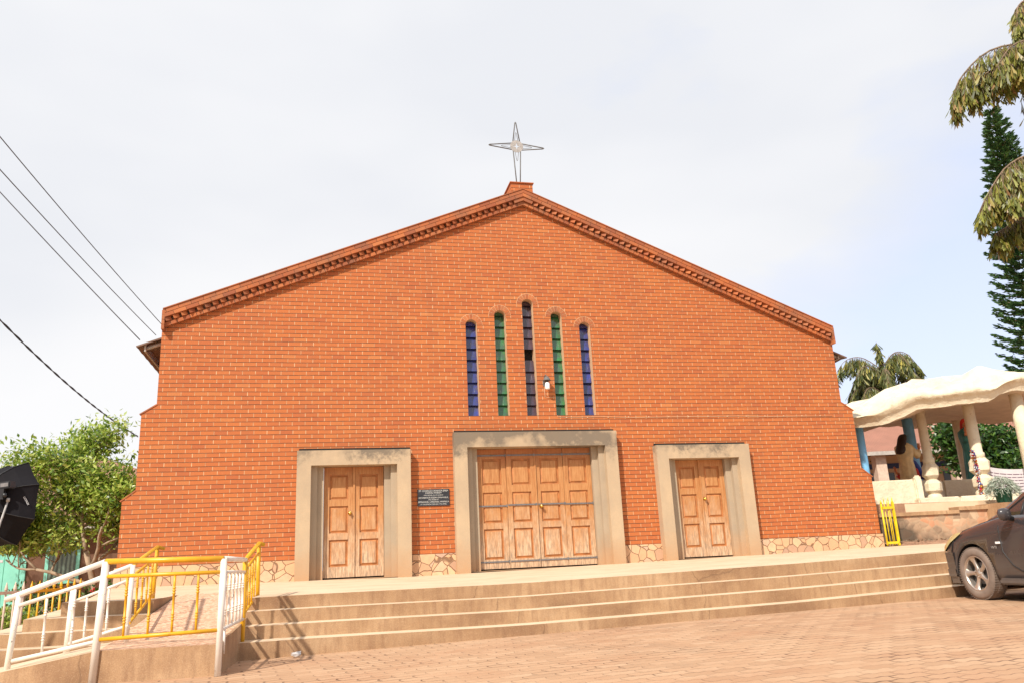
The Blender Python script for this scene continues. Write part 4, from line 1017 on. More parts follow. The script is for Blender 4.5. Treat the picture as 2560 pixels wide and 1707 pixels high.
mb=MB(); hbox(mb,1.34,2.24,-.075,-.061,.24,1.44); mb.build('curtain','curtain',wfr)
# garden tree
branchy('garden_tree',(-9.62,6.6,-.85),'leafy light green tree with pale forked trunk left of the church','tree',7.6,1.35,31,'leaf','barkp',30000,.15,.10,(-.26,0),.235,5,cl=.50,flat=1.0,nb=(3,4),zmin=1.75,sunny=True)
branchy('bare_tree',(-16.5,14.5,-.85),'thin-leaved tree at the far left edge behind the black umbrella','tree',6.6,.95,5,'leaf','bark',5000,.11,.14,(.05,0),.32,5,cl=.4,nb=(2,3))

# studio umbrella --------------------------------------------------------
su=empty('studio_umbrella',(-7.5,-6.9,-.65),'black octagonal photo softbox umbrella with flash unit on a stand at the left edge','umbrella')
ax=Vector((.68,.73,-.03)).normalized(); e1=(Vector((0,0,1))-ax*ax.z).normalized(); e2=ax.cross(e1)
ctr=Vector((-7.296,-6.587,.958)); DEP=.34; apx=ctr-ax*DEP
NS=8; rings=[(.0,.0),(.12,.012),(.22,.05),(.31,.12),(.385,.21),(.43,.30),(.445,DEP)]
def ringp(r_,h,k): a=2*math.pi*k/NS+R(22.5); return apx+ax*h+(e1*math.cos(a)+e2*math.sin(a))*r_
mb=MB(); vs=[apx]
for r_,h in rings[1:]:
    for k in range(NS*4):
        k0=k//4; fr=(k%4)/4; p=ringp(r_,h,k0).lerp(ringp(r_,h,k0+1),fr); c0=apx+ax*h; vs.append(c0+(p-c0)*(1-.035*math.sin(fr*math.pi)))
fs=[(0,1+k,1+(k+1)%32) for k in range(32)]
for i in range(len(rings)-2):
    for k in range(32): fs.append((1+i*32+k,1+i*32+(k+1)%32,1+(i+1)*32+(k+1)%32,1+(i+1)*32+k))
mb.add(vs,fs,0,False); mb.build('canopy','black',su)
for k in range(NS):
    mb=MB(); mb.tube([ringp(r_+.003,h-.004,k) for r_,h in rings[1:]],.004,5); mb.build('rib','blackp',su)
mb=MB(); mb.lathe([(.06,-.03),(.06,.02)],16,0,mat=Matrix.Translation(apx)@ax.to_track_quat('Z','Y').to_matrix().to_4x4()); mb.build('hub','blackp',su)
fl=Vector((-7.225,-6.99,1.115))
mt_=Matrix.Translation(fl)@Matrix.Rotation(R(-22),4,'Z')@Matrix.Rotation(R(-4),4,'Y')
mb=MB(); mb.box(-.10,.045,-.045,.045,-.035,.035,0,mt_); mb.box(-.16,-.10,-.035,.035,-.028,.028,0,mt_); mb.build('flash_unit','blackp',su,bevel=.008)
mb=MB(); mb.box(-.055,.03,-.048,-.046,-.018,.018,0,mt_); mb.build('flash_panel','strap',su)
mb=MB(); mb.box(-.10,-.03,-.03,.03,-.14,-.035,0,Matrix.Translation(fl)); mb.lathe([(.02,-.02),(.02,.02)],10,0,o=tuple(fl+Vector((-.02,-.02,-.10)))); mb.tube([fl+Vector((-.05,0,-.07)),apx],.014,8); mb.build('bracket','blackp',su)
pb=fl+Vector((.0,.02,-.15)); ft=Vector((fl.x-.36,fl.y+.1,-.62))
mb=MB(); mb.lathe([(.017,0),(.017,.035)],10,0,o=tuple(pb-Vector((0,0,.01)))); mb.tube([pb,pb.lerp(ft,.45)],.010,8); mb.tube([pb.lerp(ft,.40),pb.lerp(ft,.95)],.014,8); mb.build('pole','silver',su)
for k in range(3):
    a=2*math.pi*k/3+.6; mb=MB(); mb.tube([pb.lerp(ft,.65),ft+Vector((.33*math.cos(a)-.2,.33*math.sin(a),-.02))],.009,6); mb.build('leg','silver',su)
# small white maker's word on the fabric panel, running down to the right
lg=text('GODOX',0,0,0,.024,'printed_word','bulb',su)
KK=1
A_p,B_p=ringp(.30,.115,KK),ringp(.30,.115,KK+1); C_p,D_p=ringp(.43,.30,KK),ringp(.43,.30,KK+1)
cp=(A_p+B_p+C_p+D_p)/4; ux=((C_p+D_p)-(A_p+B_p)).normalized(); uy=(B_p-A_p).normalized(); un=ux.cross(uy).normalized()
if un.dot(ax)>0: un=-un
xx=(ux*.5-Vector((0,0,1))*.85); xx=(xx-un*xx.dot(un)).normalized(); yy=un.cross(xx)
m4=Matrix((xx,yy,un)).transposed().to_4x4(); m4.translation=cp+un*.012+ux*.05
lg.data.transform(Matrix.Rotation(R(-90),4,'X')); lg.data.transform(m4)
# overhead wires ---------------------------------------------------------
def wire(a,b_,r_,sag,lab,mat,N=24,twist=False,name='overhead_wire',grp='overhead wires left of the church'):
    a=Vector(a); b_=Vector(b_); d=b_-a; a2=a-d*.5; mb=MB()
    pts=[]
    for i in range(N+1):
        t=i/N; p=a2.lerp(b_,t); p.z-=sag*4*t*(1-t)*1.0-sag*4*(1/3)*(2/3)*(0 if t<0 else 0); pts.append(p)
    if twist:
        NN=140
        for ph in (0,math.pi):
            q=[]
            for i in range(NN+1):
                t=i/NN; p=a2.lerp(b_,t); p.z-=sag*4*t*(1-t); an=t*90+ph; q.append(p+Vector((.35*math.cos(an),.3*math.cos(an),math.sin(an)))*r_*.9)
            mb.tube(q,r_*.75,5)
    else: mb.tube(pts,r_,5)
    o=mb.build(name,mat); tag(o,lab,'wire',grp)
wire((-11.443,2.318,9.994),(-9.439,10.907,8.068),.013,.12,'highest of the three thin parallel overhead wires','wire')
wire((-11.432,2.516,9.281),(-9.625,11.04,7.751),.013,.12,'middle of the three thin parallel overhead wires','wire')
wire((-11.022,1.638,8.258),(-8.209,2.457,5.216),.012,.05,'lowest of the three thin parallel overhead wires','wire')
wire((-11.387,3.334,6.328),(-11.065,16.338,5.301),.019,.45,'thick twisted black cable running down into the garden tree','cable',twist=True)

# ------------------------------------------------------------------ right side
# terrain beside and behind
m=MB(); m.add([(7.9,-.0,.09),(11.5,-3.2,.0),(40,-3.2,.05),(40,.0,.18),(8.2,.6,.20)],[(0,1,2,3,4)]); tag(m.build('path','soil'),kind='structure')
m=MB(); m.box(7.5,60,.5,60,-.6,1.02); tag(m.build('upper_terrace','soil'),kind='structure')
# leaf litter on strip
lb=MB()
for i in range(700):
    leafquad(lb,Vector((rnd.uniform(8,12.5),rnd.uniform(-.55,.32),.15+.03*rnd.random())),Vector((rnd.uniform(-1,1),rnd.uniform(-1,1),.2)).normalized(),Vector((0,0,1)),.06,.03)
tag(lb.build('fallen_leaves','bark',recalc=False),kind='stuff')
# yellow gate at church corner
gt=empty('metal_gate',(8.0,-.2,.08),'narrow lemon yellow metal gate leaf with spear tops at the church right corner','gate')
gx=[7.83,7.90,7.985,8.01,8.10]
for k,x in enumerate((7.815,7.885,7.955,7.985,8.075)):
    mb=MB(); r_=.022 if k in(0,4) else .010; y=-.10-.01*k
    if k==4: mb.box(x-.022,x+.022,y-.022,y+.022,.09,1.02); mb.lathe([(.03,0),(.028,.02),(.003,.11)],4,0,o=(x,y,1.02))
    else: mb.tube([(x,y,.10),(x,y,1.0+.05*(k%2))],r_,6); mb.lathe([(r_*1.3,0),(.002,.08)],6,0,o=(x,y,1.0+.05*(k%2)))
    mb.build('bar' if k!=4 else 'post','yellow2',gt)
for z in (.88,.13): mb=MB(); mb.box(7.80,8.09,-.165,-.12,z,z+.05); mb.build('rail','yellow2',gt)
# rubble retaining wall with coping
rw=empty('retaining_wall',(9,.4,.2),'rubble stone retaining wall with grey concrete coping below the shrine','wall')
def wseg(mb,p,q,z0,z1,th,mi=0):
    p=Vector(p); q=Vector(q); d=(q-p).normalized(); nn=Vector((-d.y,d.x))*th
    vs=[]
    for z in (z0,z1):
        for a in (p,q,q+nn,p+nn): vs.append((a.x,a.y,z if not isinstance(z,tuple) else 0))
    mb.add(vs,[(0,1,2,3),(7,6,5,4),(0,4,5,1),(1,5,6,2),(2,6,7,3),(3,7,4,0)],mi)
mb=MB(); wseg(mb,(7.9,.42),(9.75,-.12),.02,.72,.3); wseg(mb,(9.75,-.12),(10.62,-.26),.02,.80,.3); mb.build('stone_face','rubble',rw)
mb=MB(); wseg(mb,(7.9,.37),(9.75,-.17),.722,.80,.42); wseg(mb,(9.75,-.17),(10.45,-.30),.79,.87,.40); mb.build('coping','riser',rw)
# steps up to shrine on right
mb=MB()
for k in range(5): mb.box(10.62,14.5,-.9+.30*k,3,.05+.17*k,.22+.17*k)
mb.box(10.42,10.62,-.75,.6,.1,.90)
tag(mb.build('shrine_steps','riser'),kind='structure')
# shrine floor
m=MB(); m.prism([(8.0,.75),(10.5,.05),(16,-.2),(17,8),(8.0,8)],.70,1.0,0,lambda a,b_,z:(a,b_,z)); tag(m.build('shrine_floor','tread'),kind='structure')
sh=empty('open_shrine',(11.5,2.5,1.0),'cream plastered open shrine pavilion with lumpy wavy roof on round columns','shrine')
# roof: lumpy slab
def rz_low(x,y): return 3.28+.13*(x-9)+.0*y
mb=MB()
cx,cy=12.3,3.0
outl=[(8.35,1.75),(9.0,1.05),(10.0,.62),(10.9,.28),(11.9,.10),(13.0,.05),(14.2,.3),(15.2,.8),(16.2,2.0),(16.3,3.6),(15.6,5.0),(14.2,5.6),(12.2,5.7),(10.2,5.4),(8.9,4.4),(8.4,3.0)]
def spl(t):
    n=len(outl); i=int(t)%n; f=t-int(t); p=[Vector((*outl[(i+j-1)%n],0)) for j in range(4)]
    return .5*((2*p[1])+(-p[0]+p[2])*f+(2*p[0]-5*p[1]+4*p[2]-p[3])*f*f+(-p[0]+3*p[1]-3*p[2]+p[3])*f**3)
NA=96; rr_=[0,.2,.4,.6,.78,.9,.97,1.0,1.0,.965,.945]
bot=lambda x,y: 3.10+.125*(x-8.6)*.9+.05*math.sin(x*2.1+1.0)*(1 if True else 0)
def edge_low(x,y): return 2.98+.165*(x-8.6)-.0085*max(0,x-11)**2*3+.07*math.sin(x*2.6+.6)+.03*math.sin(x*5.3)+.06*noise.noise(Vector((x*3.5,0,7)))
lv=[]
for k in range(NA):
    e_=spl(len(outl)*k/NA); 
    for j,r_ in enumerate(rr_):
        x=cx+(e_.x-cx)*r_; y=cy+(e_.y-cy)*r_
        zb_=edge_low(e_.x,e_.y)
        ztop=zb_+.36+.10*math.sin(e_.x*1.9+2)+.20*math.exp(-((e_.x-11.1)/.5)**2)+.12*math.exp(-((e_.x-9.5)/.35)**2)+.07*noise.noise(Vector((e_.x*3,e_.y*3,1)))
        if j<8:
            ridge=4.55; t=r_
            z=lerp(ridge,ztop,t**1.0)+.22*noise.noise(Vector((x*1.3,y*1.3,0)))+.08*noise.noise(Vector((x*4,y*4,2)))+ .10*math.sin(t*math.pi)*math.sin(k*.5)
            if j==6: z=ztop-.015
            if j==7: z=ztop-.10
        elif j==8: z=zb_+.24+.05*noise.noise(Vector((e_.x*4,e_.y*4,5)))
        elif j==9: z=zb_+.21+.04*noise.noise(Vector((e_.x*5,e_.y*5,8)))
        else: z=zb_-.0
        lv.append((x,y,z))
nj=len(rr_)
fs=[(k*nj+j,((k+1)%NA)*nj+j,((k+1)%NA)*nj+j+1,k*nj+j+1) for k in range(NA) for j in range(nj-1)]
mb.add(lv,fs,0,True)
roof_under=[lv[k*nj+nj-1] for k in range(NA)]
mb.build('roof','cream',sh)
mb=MB(); mb.add(roof_under+[(cx,cy,edge_low(cx,cy)+.05)],[(k,(k+1)%NA,NA) for k in range(NA)],0,True); mb.build('ceiling','ceil',sh)
def column(x,y,z0,z1,r_,kind,mat,lab=None):
    mb=MB()
    if kind=='rock':
        zt=z0+1.22; nF=9
        mb.lathe([(r_*1.5,z0),(r_*1.6,z0+.05),(r_*1.55,z0+.27),(r_*1.2,z0+.33)],14,0,o=(x,y,0))
        for (za,zb_,rr1) in ((z0+.31,z0+.70,1.75),(z0+.68,z0+1.14,1.8)):
            h_=zb_-za
            mb.lathe([(r_*.95,za),(r_*rr1,za+h_*.25),(r_*rr1*1.02,za+h_*.72),(r_*1.05,zb_)],nF,0,o=(x,y,0),smooth=False,wob=lambda th,z:1+.18*noise.noise(Vector((math.cos(th)*1.3+za*7,math.sin(th)*1.3,z*3.5))))
        mb.lathe([(r_*1.2,z0+1.10),(r_*1.25,z0+1.22),(r_*1.0,z0+1.26),(r_,z1)],20,0,o=(x,y,0))
    else: mb.lathe([(r_,z0),(r_,z1)],20,0,o=(x,y,0))
    o=mb.build('column',mat,sh); 
    if lab: o['label']=lab
column(11.12,2.10,.98,3.50,.115,'rock','cream'); column(11.86,1.25,1.00,3.75,.135,'rock','cream'); column(12.75,.62,1.0,3.85,.15,'plain','cream')
column(9.20,2.12,.9,3.22,.115,'plain','sky_blue','blue painted column'); column(12.55,4.35,1.0,3.7,.15,'plain','sky_blue','blue painted column'); column(14.6,4.7,1.0,3.9,.15,'plain','cream')
def parapet(name,pts,z0,z1,th,mat,lab=None):
    mb=MB()
    for p,q in zip(pts[:-1],pts[1:]): wseg(mb,p,q,z0,z1,th)
    return mb.build(name,mat,sh,bevel=.03)
parapet('parapet',[(8.2,1.97),(10.02,1.42)],.98,1.645,.24,'cream')
parapet('pier',[(10.02,1.40),(10.20,1.36)],.98,1.67,.28,'cream')
parapet('parapet',[(10.22,1.42),(10.75,2.1),(11.3,2.9),(12.4,3.2),(13.8,2.7)],.98,1.74,.16,'cream')
parapet('kerb',[(9.9,1.22),(10.9,1.0),(11.5,.70),(12.4,.30),(13.4,.2)],.98,1.17,.3,'cream')
# banner
bn=empty('printed_banner',(13.6,1.5,1.2),'sagging pale printed banner with blurred grey text lines beside the shrine column','banner')
mb=MB(); N=20
def bpnt(u,v): 
    x=lerp(12.0,14.2,u); y=lerp(1.32,.85,u)+.04*math.sin(u*9); zt_=1.93-.26*math.sin(min(1,u*1.15)*math.pi)*.6+.05*u; return Vector((x,y,lerp(zt_-1.0,zt_,v)))
vs=[bpnt(i/N,j/6) for i in range(N+1) for j in range(7)]
mb.add(vs,[(i*7+j,(i+1)*7+j,(i+1)*7+j+1,i*7+j+1) for i in range(N) for j in range(6)],0,True); mb.build('sheet','plaster_w',bn,recalc=False)
mb=MB()
for r_ in range(11):
    u=.05
    v=.86-.075*r_
    while u<.95:
        w=rnd.uniform(.02,.07); 
        a=bpnt(u,v);b_=bpnt(u+w,v);c_=bpnt(u+w,v+.018);d_=bpnt(u,v+.018); o_=Vector((0,-.006,0)); mb.add([a+o_,b_+o_,c_+o_,d_+o_],[(0,1,2,3)]); u+=w+.008
bt_=mb.build('printed_text','text',bn,recalc=False); bt_['kind']='stuff'
# garland on column
ga=empty('flower_garland',(12.1,1.15,1.2),'string of red white and blue flowers hanging on the right rocky column','garland')
for ci,mt in enumerate(('red','bulb','rblue','brass')):
    mb=MB()
    for i in range(60):
        z=rnd.uniform(1.15,2.3); p=Vector((11.64+.05*(z-1.15)*-.3+rnd.uniform(-.03,.03),1.12+rnd.uniform(-.04,.04),z))
        for j in range(4): leafquad(mb,p,rv(),rv(),.035,.03)
    mb.build('flowers',mt,ga,recalc=False)
# potted plant
pp_=empty('potted_plant',(11.45,-.35,.88),'green plastic pot with trailing silvery plant on the shrine steps','plant')
px,py,pz0=10.78,-.42,.90
mb=MB(); mb.lathe([(.13,0),(.15,.02),(.19,.28),(.205,.28),(.205,.32),(.18,.32),(.17,.26)],22,0,o=(px,py,pz0)); mb.build('pot','potgreen',pp_)
mb=MB()
for i in range(1500):
    a=rnd.uniform(0,6.283); ph=rnd.random(); r_=.32*math.sqrt(rnd.random()); z=.34+.26*(1-(r_/.32)**2)*rnd.uniform(.5,1.1)-.22*(r_/.32)**2*rnd.random()
    p=Vector((px+r_*math.cos(a),py+r_*math.sin(a),pz0+z)); d=(Vector((math.cos(a),math.sin(a),-.6))+rv()*.5).normalized(); leafquad(mb,p,d,rv(),.10,.018)
mb.build('foliage','silverleaf',pp_,recalc=False)
# statues
def figure(mb,base,h,fac,arm_up=True,slim=1.0):
    o=Vector(base); prof=[(.20,0),(.215,.04),(.19,.3),(.17,.50),(.155,.57),(.165,.60),(.19,.68),(.215,.76),(.21,.81),(.12,.855),(.055,.875),(.05,.90)]
    wob=lambda th,z:1+.05*math.sin(th*9)*(1 if z<h*.6 else .3)
    mat=Matrix.Translation(o)@Matrix.Rotation(fac,4,'Z')@Matrix.Diagonal((1*slim,.72*slim,1,1))
    mb.lathe([(r_*h/1.7*1.12,z*h) for r_,z in prof],36,0,mat=mat,wob=wob)
def statue(loc,h,fac,label,robe,hairm,armdir,head_t,mantle=None,twoarms=False):
    st_=empty('statue',loc,label,'statue'); o=Vector(loc)
    mb=MB(); figure(mb,loc,h,fac)
    f=Vector((math.cos(fac),math.sin(fac),0)); sd=Vector((-f.y,f.x,0))
    # sleeves
    shl=o+Vector((0,0,h*.80))
    for sg in (1,-1):
        s0=shl+f*0+sd*0+ (Vector((math.cos(fac),math.sin(fac),0))*.17*sg)
        el_=s0+armdir*.22+Vector((0,0,-.24))+f*.04*sg; wr=el_+armdir*.16+Vector((0,0,.20))
        mb.tube([s0,s0.lerp(el_,.5)+Vector((0,0,-.01)),el_,el_.lerp(wr,.6)],[.08,.09,.10,.085],12)
        if sg==1 or twoarms: armend=(el_,wr)
        hm=MB(); hm.tube([el_.lerp(wr,.5),wr],[.04,.030],8)
        # palm and fingers
        palm=wr+Vector((0,0,.045)); hm.tube([wr,wr+Vector((0,0,.045)),wr+Vector((0,0,.085))],[.028,.040,.034],8)
        for q in range(4):
            b0=wr+Vector((0,0,.075))+f*(.027-.018*q); hm.tube([b0,b0+Vector((0,0,.05-.006*abs(q-1)))+armdir*.012,b0+Vector((0,0,.078-.009*abs(q-1)))+armdir*.03],[.009,.008,.006],6)
        hm.tube([wr+Vector((0,0,.03))+f*.03,wr+Vector((0,0,.065))+f*.062],[.010,.008],6)
        hm.build('hand','skin',st_)
    mb.build('robe',robe,st_)
    hc=o+Vector((0,0,h*.925))+armdir*.02
    hb=MB(); bm=bmesh.new(); bmesh.ops.create_uvsphere(bm,u_segments=20,v_segments=14,radius=.105)
    vs=[v.co.copy() for v in bm.verts]; fs_=[[v.index for v in ff.verts] for ff in bm.faces]; bm.free()
    out=[]
    for v in vs:
        w=Vector((v.x*.85,v.y*.85,v.z*1.18)); dd=w.dot(armdir)
        if dd>.04: w=w+armdir*(.025*math.exp(-((v.z+.01)/.022)**2)*math.exp(-((v-armdir*v.dot(armdir)).xy.length/.02)**2))   # nose
        out.append(hc+w)
    hb.add(out,fs_,0,True); 
    sx=armdir.cross(Vector((0,0,1))).normalized()
    hb.build('head','skin',st_)
    eb=MB()
    for sg in(1,-1): p=hc+armdir*.083+sx*.034*sg+Vector((0,0,.015)); eb.tube([p-sx*.014,p+sx*.014],.006,6)
    p=hc+armdir*.085+Vector((0,0,-.05)); eb.tube([p-sx*.022,p+sx*.022],.005,6); eb.build('face_features','hair',st_)
    hr=MB(); hr.lathe([(.02,.135),(.07,.125),(.108,.075),(.12,0),(.118,-.08),(.125,-.18),(.13,-.28),(.10,-.36),(.03,-.38)],22,0,mat=Matrix.Translation(hc-armdir*.055)@Matrix.Rotation(math.atan2(armdir.y,armdir.x),4,'Z')@Matrix.Shear('XZ',4,(.42,0)) @Matrix.Diagonal((.85,1.15,1.08,1)) if False else Matrix.Translation(hc-armdir*.03)@Matrix(((armdir.x,-armdir.y,.50*armdir.x,0),(armdir.y,armdir.x,.50*armdir.y,0),(0,0,1,0),(0,0,0,1)))@Matrix.Diagonal((.80,1.10,1.12,1)),wob=lambda th,z:1+.04*math.sin(th*11))
    hr.build('hair',hairm,st_)
    if mantle:
        mm=MB(); mm.lathe([(.33,0),(.27,.35),(.17,.75),(.04,.95)],20,0,mat=Matrix.Translation(o+armdir*.18+f*.10)@Matrix.Diagonal((.8,.7,1,1)),wob=lambda th,z:1+.06*math.sin(th*8)); mm.build('mantle',mantle,st_)
    return st_
ad=Vector((.92,.35,0)).normalized()
statue((11.66,3.60,1.28),1.80,R(-60),'standing statue in cream robe with long dark hair, seen from behind in the shrine','robe','hair',ad,0)
statue((12.15,3.9,1.20),1.15,R(0),'small kneeling statue in red and blue cloth behind the cream robed figure','rred','rblue',Vector((-1,.2,0)).normalized(),0,'rred')
statue((13.75,3.5,1.45),2.05,R(20),'statue in teal and blue mantle half hidden by the right rocky column','teal','rred',Vector((-.5,-.85,0)).normalized(),0,'rblue')
mb=MB(); mb.box(11.1,12.5,3.3,4.3,1.0,1.30); mb.build('statue_base','cream',sh)
mb=MB(); mb.box(13.4,14.1,3.25,3.9,1.0,1.45); mb.build('statue_base','cream',sh)
# hall behind
hl=empty('long_hall',(20,13,1.0),'long low tan hall with navy band and red iron roof behind the shrine','hall')
K0=Vector((15.2,13.0,0)); kx=Vector((.975,-.222,0)); ky=Vector((.222,.975,0))
def kp(a,b_,z): return K0+kx*a+ky*b_+Vector((0,0,z))
def kbox(mb,a0,a1,b0,b1,z0,z1):
    vs=[kp(a,b_,z) for z in(z0,z1) for b_ in(b0,b1) for a in(a0,a1)]; mb.add(vs,[(0,2,3,1),(4,5,7,6),(0,1,5,4),(2,6,7,3),(0,4,6,2),(1,3,7,5)])
mb=MB(); kbox(mb,-3,20,2,8,.8,3.75); mb.build('wall','hallwall',hl)
mb=MB(); kbox(mb,-3,20,1.975,2.0,3.20,3.42); mb.build('band','navy',hl)
mb=MB(); mb.add([kp(-4,-.2,3.72),kp(21,-.2,3.72),kp(21,5,6.6),kp(-4,5,6.6),kp(-4,-.2,3.66),kp(21,-.2,3.66),kp(21,5,6.5),kp(-4,5,6.5),kp(21,10.2,3.72),kp(-4,10.2,3.72)],[(0,1,2,3),(7,6,5,4),(0,4,5,1),(3,2,8,9)]); mb.build('roof','redroof',hl,recalc=False)
mb=MB(); kbox(mb,-4,21,-.34,-.20,3.55,3.70); mb.build('gutter','fascia',hl)
for a in (2.35,5.5,8.65,11.8): mb=MB(); kbox(mb,a,a+.42,.0,.42,.8,3.6); mb.build('column','post',hl)
for a0,a1,z0,z1 in ((2.95,3.95,2.0,3.02),(6.05,6.32,2.5,3.0),(6.42,6.70,2.5,3.0),(8.9,11.4,3.30,3.62),(9.6,10.0,2.45,2.85)):
    mb=MB(); kbox(mb,a0,a1,1.97,1.99,z0,z1); mb.build('window','winglass',hl)
mb=MB()
for k in range(8): mb.box(0,.04,0,.01,0,.04,0,Matrix.Translation(kp(2.9+k*.10,1.98,3.52)))
mb.build('vent_grille','dark',hl)
# green tree between
branchy('leafy_tree',(18.0,7.4,1.0),'dark glossy leafed tree standing behind the shrine in front of the hall','tree',4.7,1.5,23,'leafd','bark',9000,.22,.10,(0,0),.30,4,cl=.55,flat=.8,nb=(4,4))
# fishtail palms: arching fronds with hanging ragged leaflets
def palm(root_loc,top,fronds,seed,label,mat,drop,leafL,dens,trunk_r,group='fishtail palms'):
    rs=random.Random(seed); root=empty('fishtail_palm',root_loc,label,'palm tree',group); o=Vector(root_loc)
    tb=MB(); lb=MB(); st=MB()
    tb.tube([o+(Vector(top)-o)*k/8+Vector((.04*math.sin(k*2),.04*math.cos(k*1.7),0)) for k in range(9)],[trunk_r*(1-.06*k) for k in range(9)],10)
    def rvv(): return Vector((rs.uniform(-1,1),rs.uniform(-1,1),rs.uniform(-1,1)))
    for pts,dr in fronds:
        P_=[Vector(p) for p in pts]; n=14; cur=[]
        m_=len(P_)-1
        for i in range(n+1):
            t=i/n*m_; j=min(m_-1,int(t)); f=t-j
            p0=P_[max(0,j-1)];p1=P_[j];p2=P_[j+1];p3=P_[min(m_,j+2)]
            cur.append(.5*((2*p1)+(-p0+p2)*f+(2*p0-5*p1+4*p2-p3)*f*f+(-p0+3*p1-3*p2+p3)*f**3))
        st.tube(cur,[.03*drop*(1-.8*i/n)+.004 for i in range(n+1)],5)
        L_=sum((cur[i+1]-cur[i]).length for i in range(n)); ns=max(8,int(L_*dens))
        for q in range(ns):
            t=rs.uniform(.08,1)*n; j=min(n-1,int(t)); p=cur[j].lerp(cur[j+1],t-j); ax_=(cur[min(n,j+1)]-cur[j]).normalized(); sd=ax_.cross(Vector((0,0,1))).normalized()*rs.choice((-1,1))
            ln=drop*dr*rs.uniform(.5,1.1)*(1.05-.65*(t/n)**2)
            d0=(sd*.8+ax_*.45+Vector((0,0,.25))).normalized(); pr=p; sub=[p]; 
            for k in range(5):
                f=(k+1)/5; dd=(d0*(1-f)*.55+Vector((0,0,-1))*(f*.95+.15)+rvv()*.14).normalized(); pr=pr+dd*ln/5; sub.append(pr)
            st.tube(sub,.006*drop+.001,3,cap=False)
            for k in range(1,6):
                for _ in range(4):
                    b_=sub[k].lerp(sub[k-1],rs.random()); dd=(Vector((0,0,-1))+rvv()*.42+ax_*.12).normalized(); l=leafL*rs.uniform(.6,1.25)
                    w=dd.cross(rvv()).normalized()*l*rs.uniform(.06,.15); tip=b_+dd*l
                    # ragged fishtail wedge
                    lb.add([b_,tip-w,tip-w*.3+dd*l*.22,tip+w*.2-dd*l*.06,tip+w],[(0,1,2,3,4)])
    tb.build('trunk','bark',root,recalc=False); st.build('frond_stem','bark',root,recalc=False); lb.build('frond','%s'%mat,root,recalc=False)
    return root
T_=(7.75,-6.75,7.2)
palm((7.9,-6.6,-.6),T_,[
 ([(7.5,-6.7,7.3),(6.95,-6.75,7.86),(6.35,-6.55,7.86),(5.88,-6.35,7.45),(5.74,-6.25,7.12)],1.25),
 ([(7.4,-6.6,6.9),(6.8,-6.6,7.55),(6.3,-6.5,7.50),(5.95,-6.4,7.15)],1.0),
 ([(7.4,-6.9,7.2),(6.9,-7.0,7.75),(6.4,-6.95,7.7),(6.05,-6.85,7.3)],1.2),
 ([(7.6,-6.9,7.1),(7.0,-7.1,7.62),(6.5,-7.0,7.55),(6.2,-6.9,7.2)],1.0),
 ([(7.4,-6.7,4.7),(6.4,-6.95,5.65),(5.86,-6.9,5.6),(5.52,-6.75,5.2),(5.36,-6.65,4.90)],.95),
 ([(7.4,-6.9,4.5),(6.6,-7.1,5.45),(5.95,-7.0,5.40),(5.6,-6.9,5.0)],1.0),
 ([(7.4,-6.5,4.3),(6.4,-6.5,4.9),(5.9,-6.5,4.7),(5.7,-6.5,4.6)],.7),
 ([(7.6,-6.8,5.4),(6.9,-6.8,6.35),(6.45,-6.9,6.2),(6.2,-6.9,5.8)],.8),
 ([(7.7,-6.8,7.6),(7.2,-6.8,8.65),(6.8,-6.85,8.55),(6.62,-6.9,8.1)],.8),
 ([(7.9,-6.9,7.4),(8.7,-7.0,8.3),(9.5,-7.1,8.0),(9.9,-7.2,7.2)],1.0),
 ([(7.9,-6.5,6.4),(8.3,-5.6,7.2),(8.6,-4.9,6.9),(8.8,-4.5,6.2)],1.0),
 ],3,'near fishtail palm whose olive fronds hang in at the right edge','mast',.66,.18,40,.13)
def ffr(o,n,L_,seed,zd=.5):
    r=random.Random(seed); out=[]
    for k in range(n):
        a=k*2.4+r.uniform(-.2,.2); d=Vector((math.cos(a),math.sin(a),0)); o2=Vector(o)-Vector((0,0,zd*(k/n)*4)); l=L_*r.uniform(.75,1.1)
        out.append(([o2,o2+d*l*.4+Vector((0,0,l*.36)),o2+d*l*.78+Vector((0,0,l*.34)),o2+d*l*1.08+Vector((0,0,-l*.02))],r.uniform(.8,1.2)))
    return out
palm((23.1,17.9,1.0),(22.9,17.9,9.2),ffr((22.9,17.9,8.6),13,2.1,5,.55)+[([(22.9,17.9,8.6),(22.8,17.9,9.3),(22.78,17.9,9.9)],.25)],9,'distant fishtail palm with bare trunk top between church and shrine','mast2',.85,.36,14,.17)
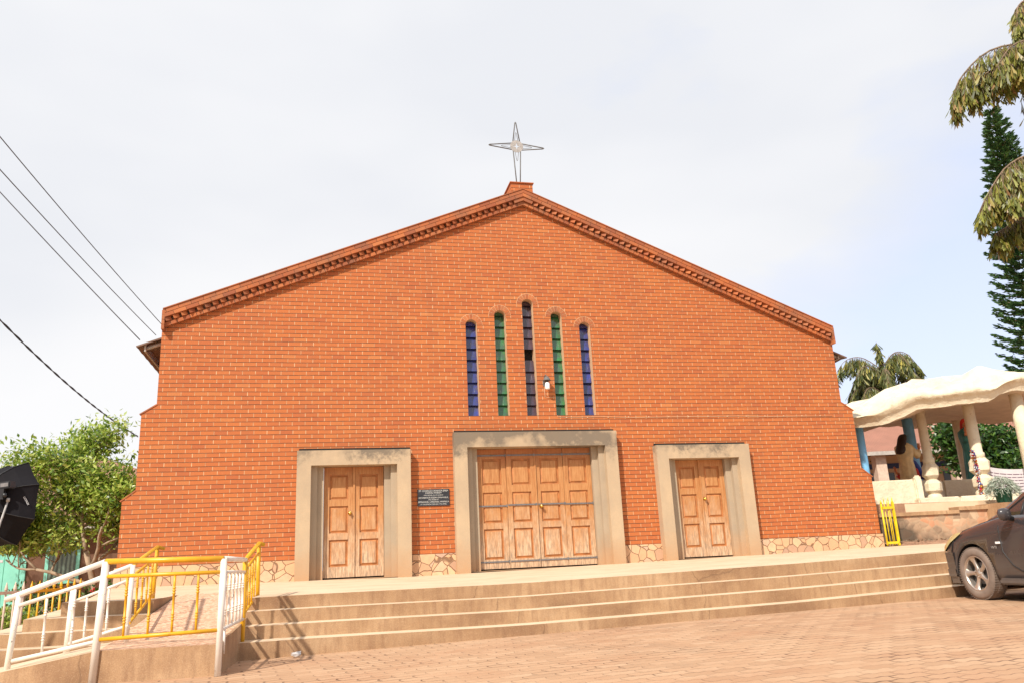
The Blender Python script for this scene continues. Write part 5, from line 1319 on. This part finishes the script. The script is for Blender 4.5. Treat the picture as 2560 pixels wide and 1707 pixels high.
palm((21.0,19.4,1.0),(21.0,19.4,6.6),ffr((21.0,19.4,6.2),10,2.0,8,.4),19,'lower distant fishtail palm right beside the church corner','mast2',.8,.36,14,.14)
palm((25.2,17.6,1.0),(25.2,17.6,6.3),ffr((25.2,17.6,6.0),8,1.9,12,.4),29,'distant fishtail palm with one frond showing just above the shrine roof','mast2',.8,.36,14,.13)
# norfolk pine
def pine():
    root=empty('norfolk_pine',(30.95,15.9,1.0),'tall dark green Norfolk pine in regular tiers at the right edge','tree'); o=Vector((30.95,15.9,1.0)); H=21.6
    tb=MB(); tb.tube([o,o+Vector((0,0,H))],[.28,.03],8); lb=MB(); r_=random.Random(4)
    z=2.0
    while z<H:
        t=z/H; Lb=.30+2.7*(1-t)**.85 if t<.97 else .3; nb_=7 if t<.9 else 5; a0=r_.random()*6
        for k in range(nb_):
            a=a0+k*6.283/nb_+r_.uniform(-.15,.15); d=Vector((math.cos(a),math.sin(a),0)); L_=Lb*r_.uniform(.85,1.15)
            pts=[o+Vector((0,0,z))+d*L_*u+Vector((0,0,L_*(.06*u+.28*u*u*u))) for u in (0,.33,.66,1)]
            tb.tube(pts,[.035,.025,.018,.01],4)
            for i in range(int(62*L_)+12):
                u=r_.uniform(.12,1); j=min(2,int(u*3)); p=pts[j].lerp(pts[j+1],u*3-j)+Vector((r_.gauss(0,.05),r_.gauss(0,.05),r_.gauss(.02,.05))); s=d.cross(Vector((0,0,1))); sg=r_.choice((-1,1))
                dd=(d*.8+s*sg*r_.uniform(.1,.9)+Vector((0,0,r_.uniform(.0,.5)))).normalized(); l=.40*r_.uniform(.6,1.1)*(1.05-.40*u)
                b1=(p+dd*l*.5); nn=Vector((r_.uniform(-1,1),r_.uniform(-1,1),r_.uniform(-1,1))); w_=dd.cross(nn).normalized()*.045
                lb.add([p-w_*.5,b1+w_,p+dd*l,b1-w_],[(0,1,2,3)]); w2=dd.cross(w_).normalized()*.035; lb.add([p-w2*.5,b1+w2,p+dd*l,b1-w2],[(0,1,2,3)])
        z+=.50 if t<.6 else .40
    tb.build('trunk','bark',root,recalc=False); lb.build('crown','pine',root,recalc=False)
pine()
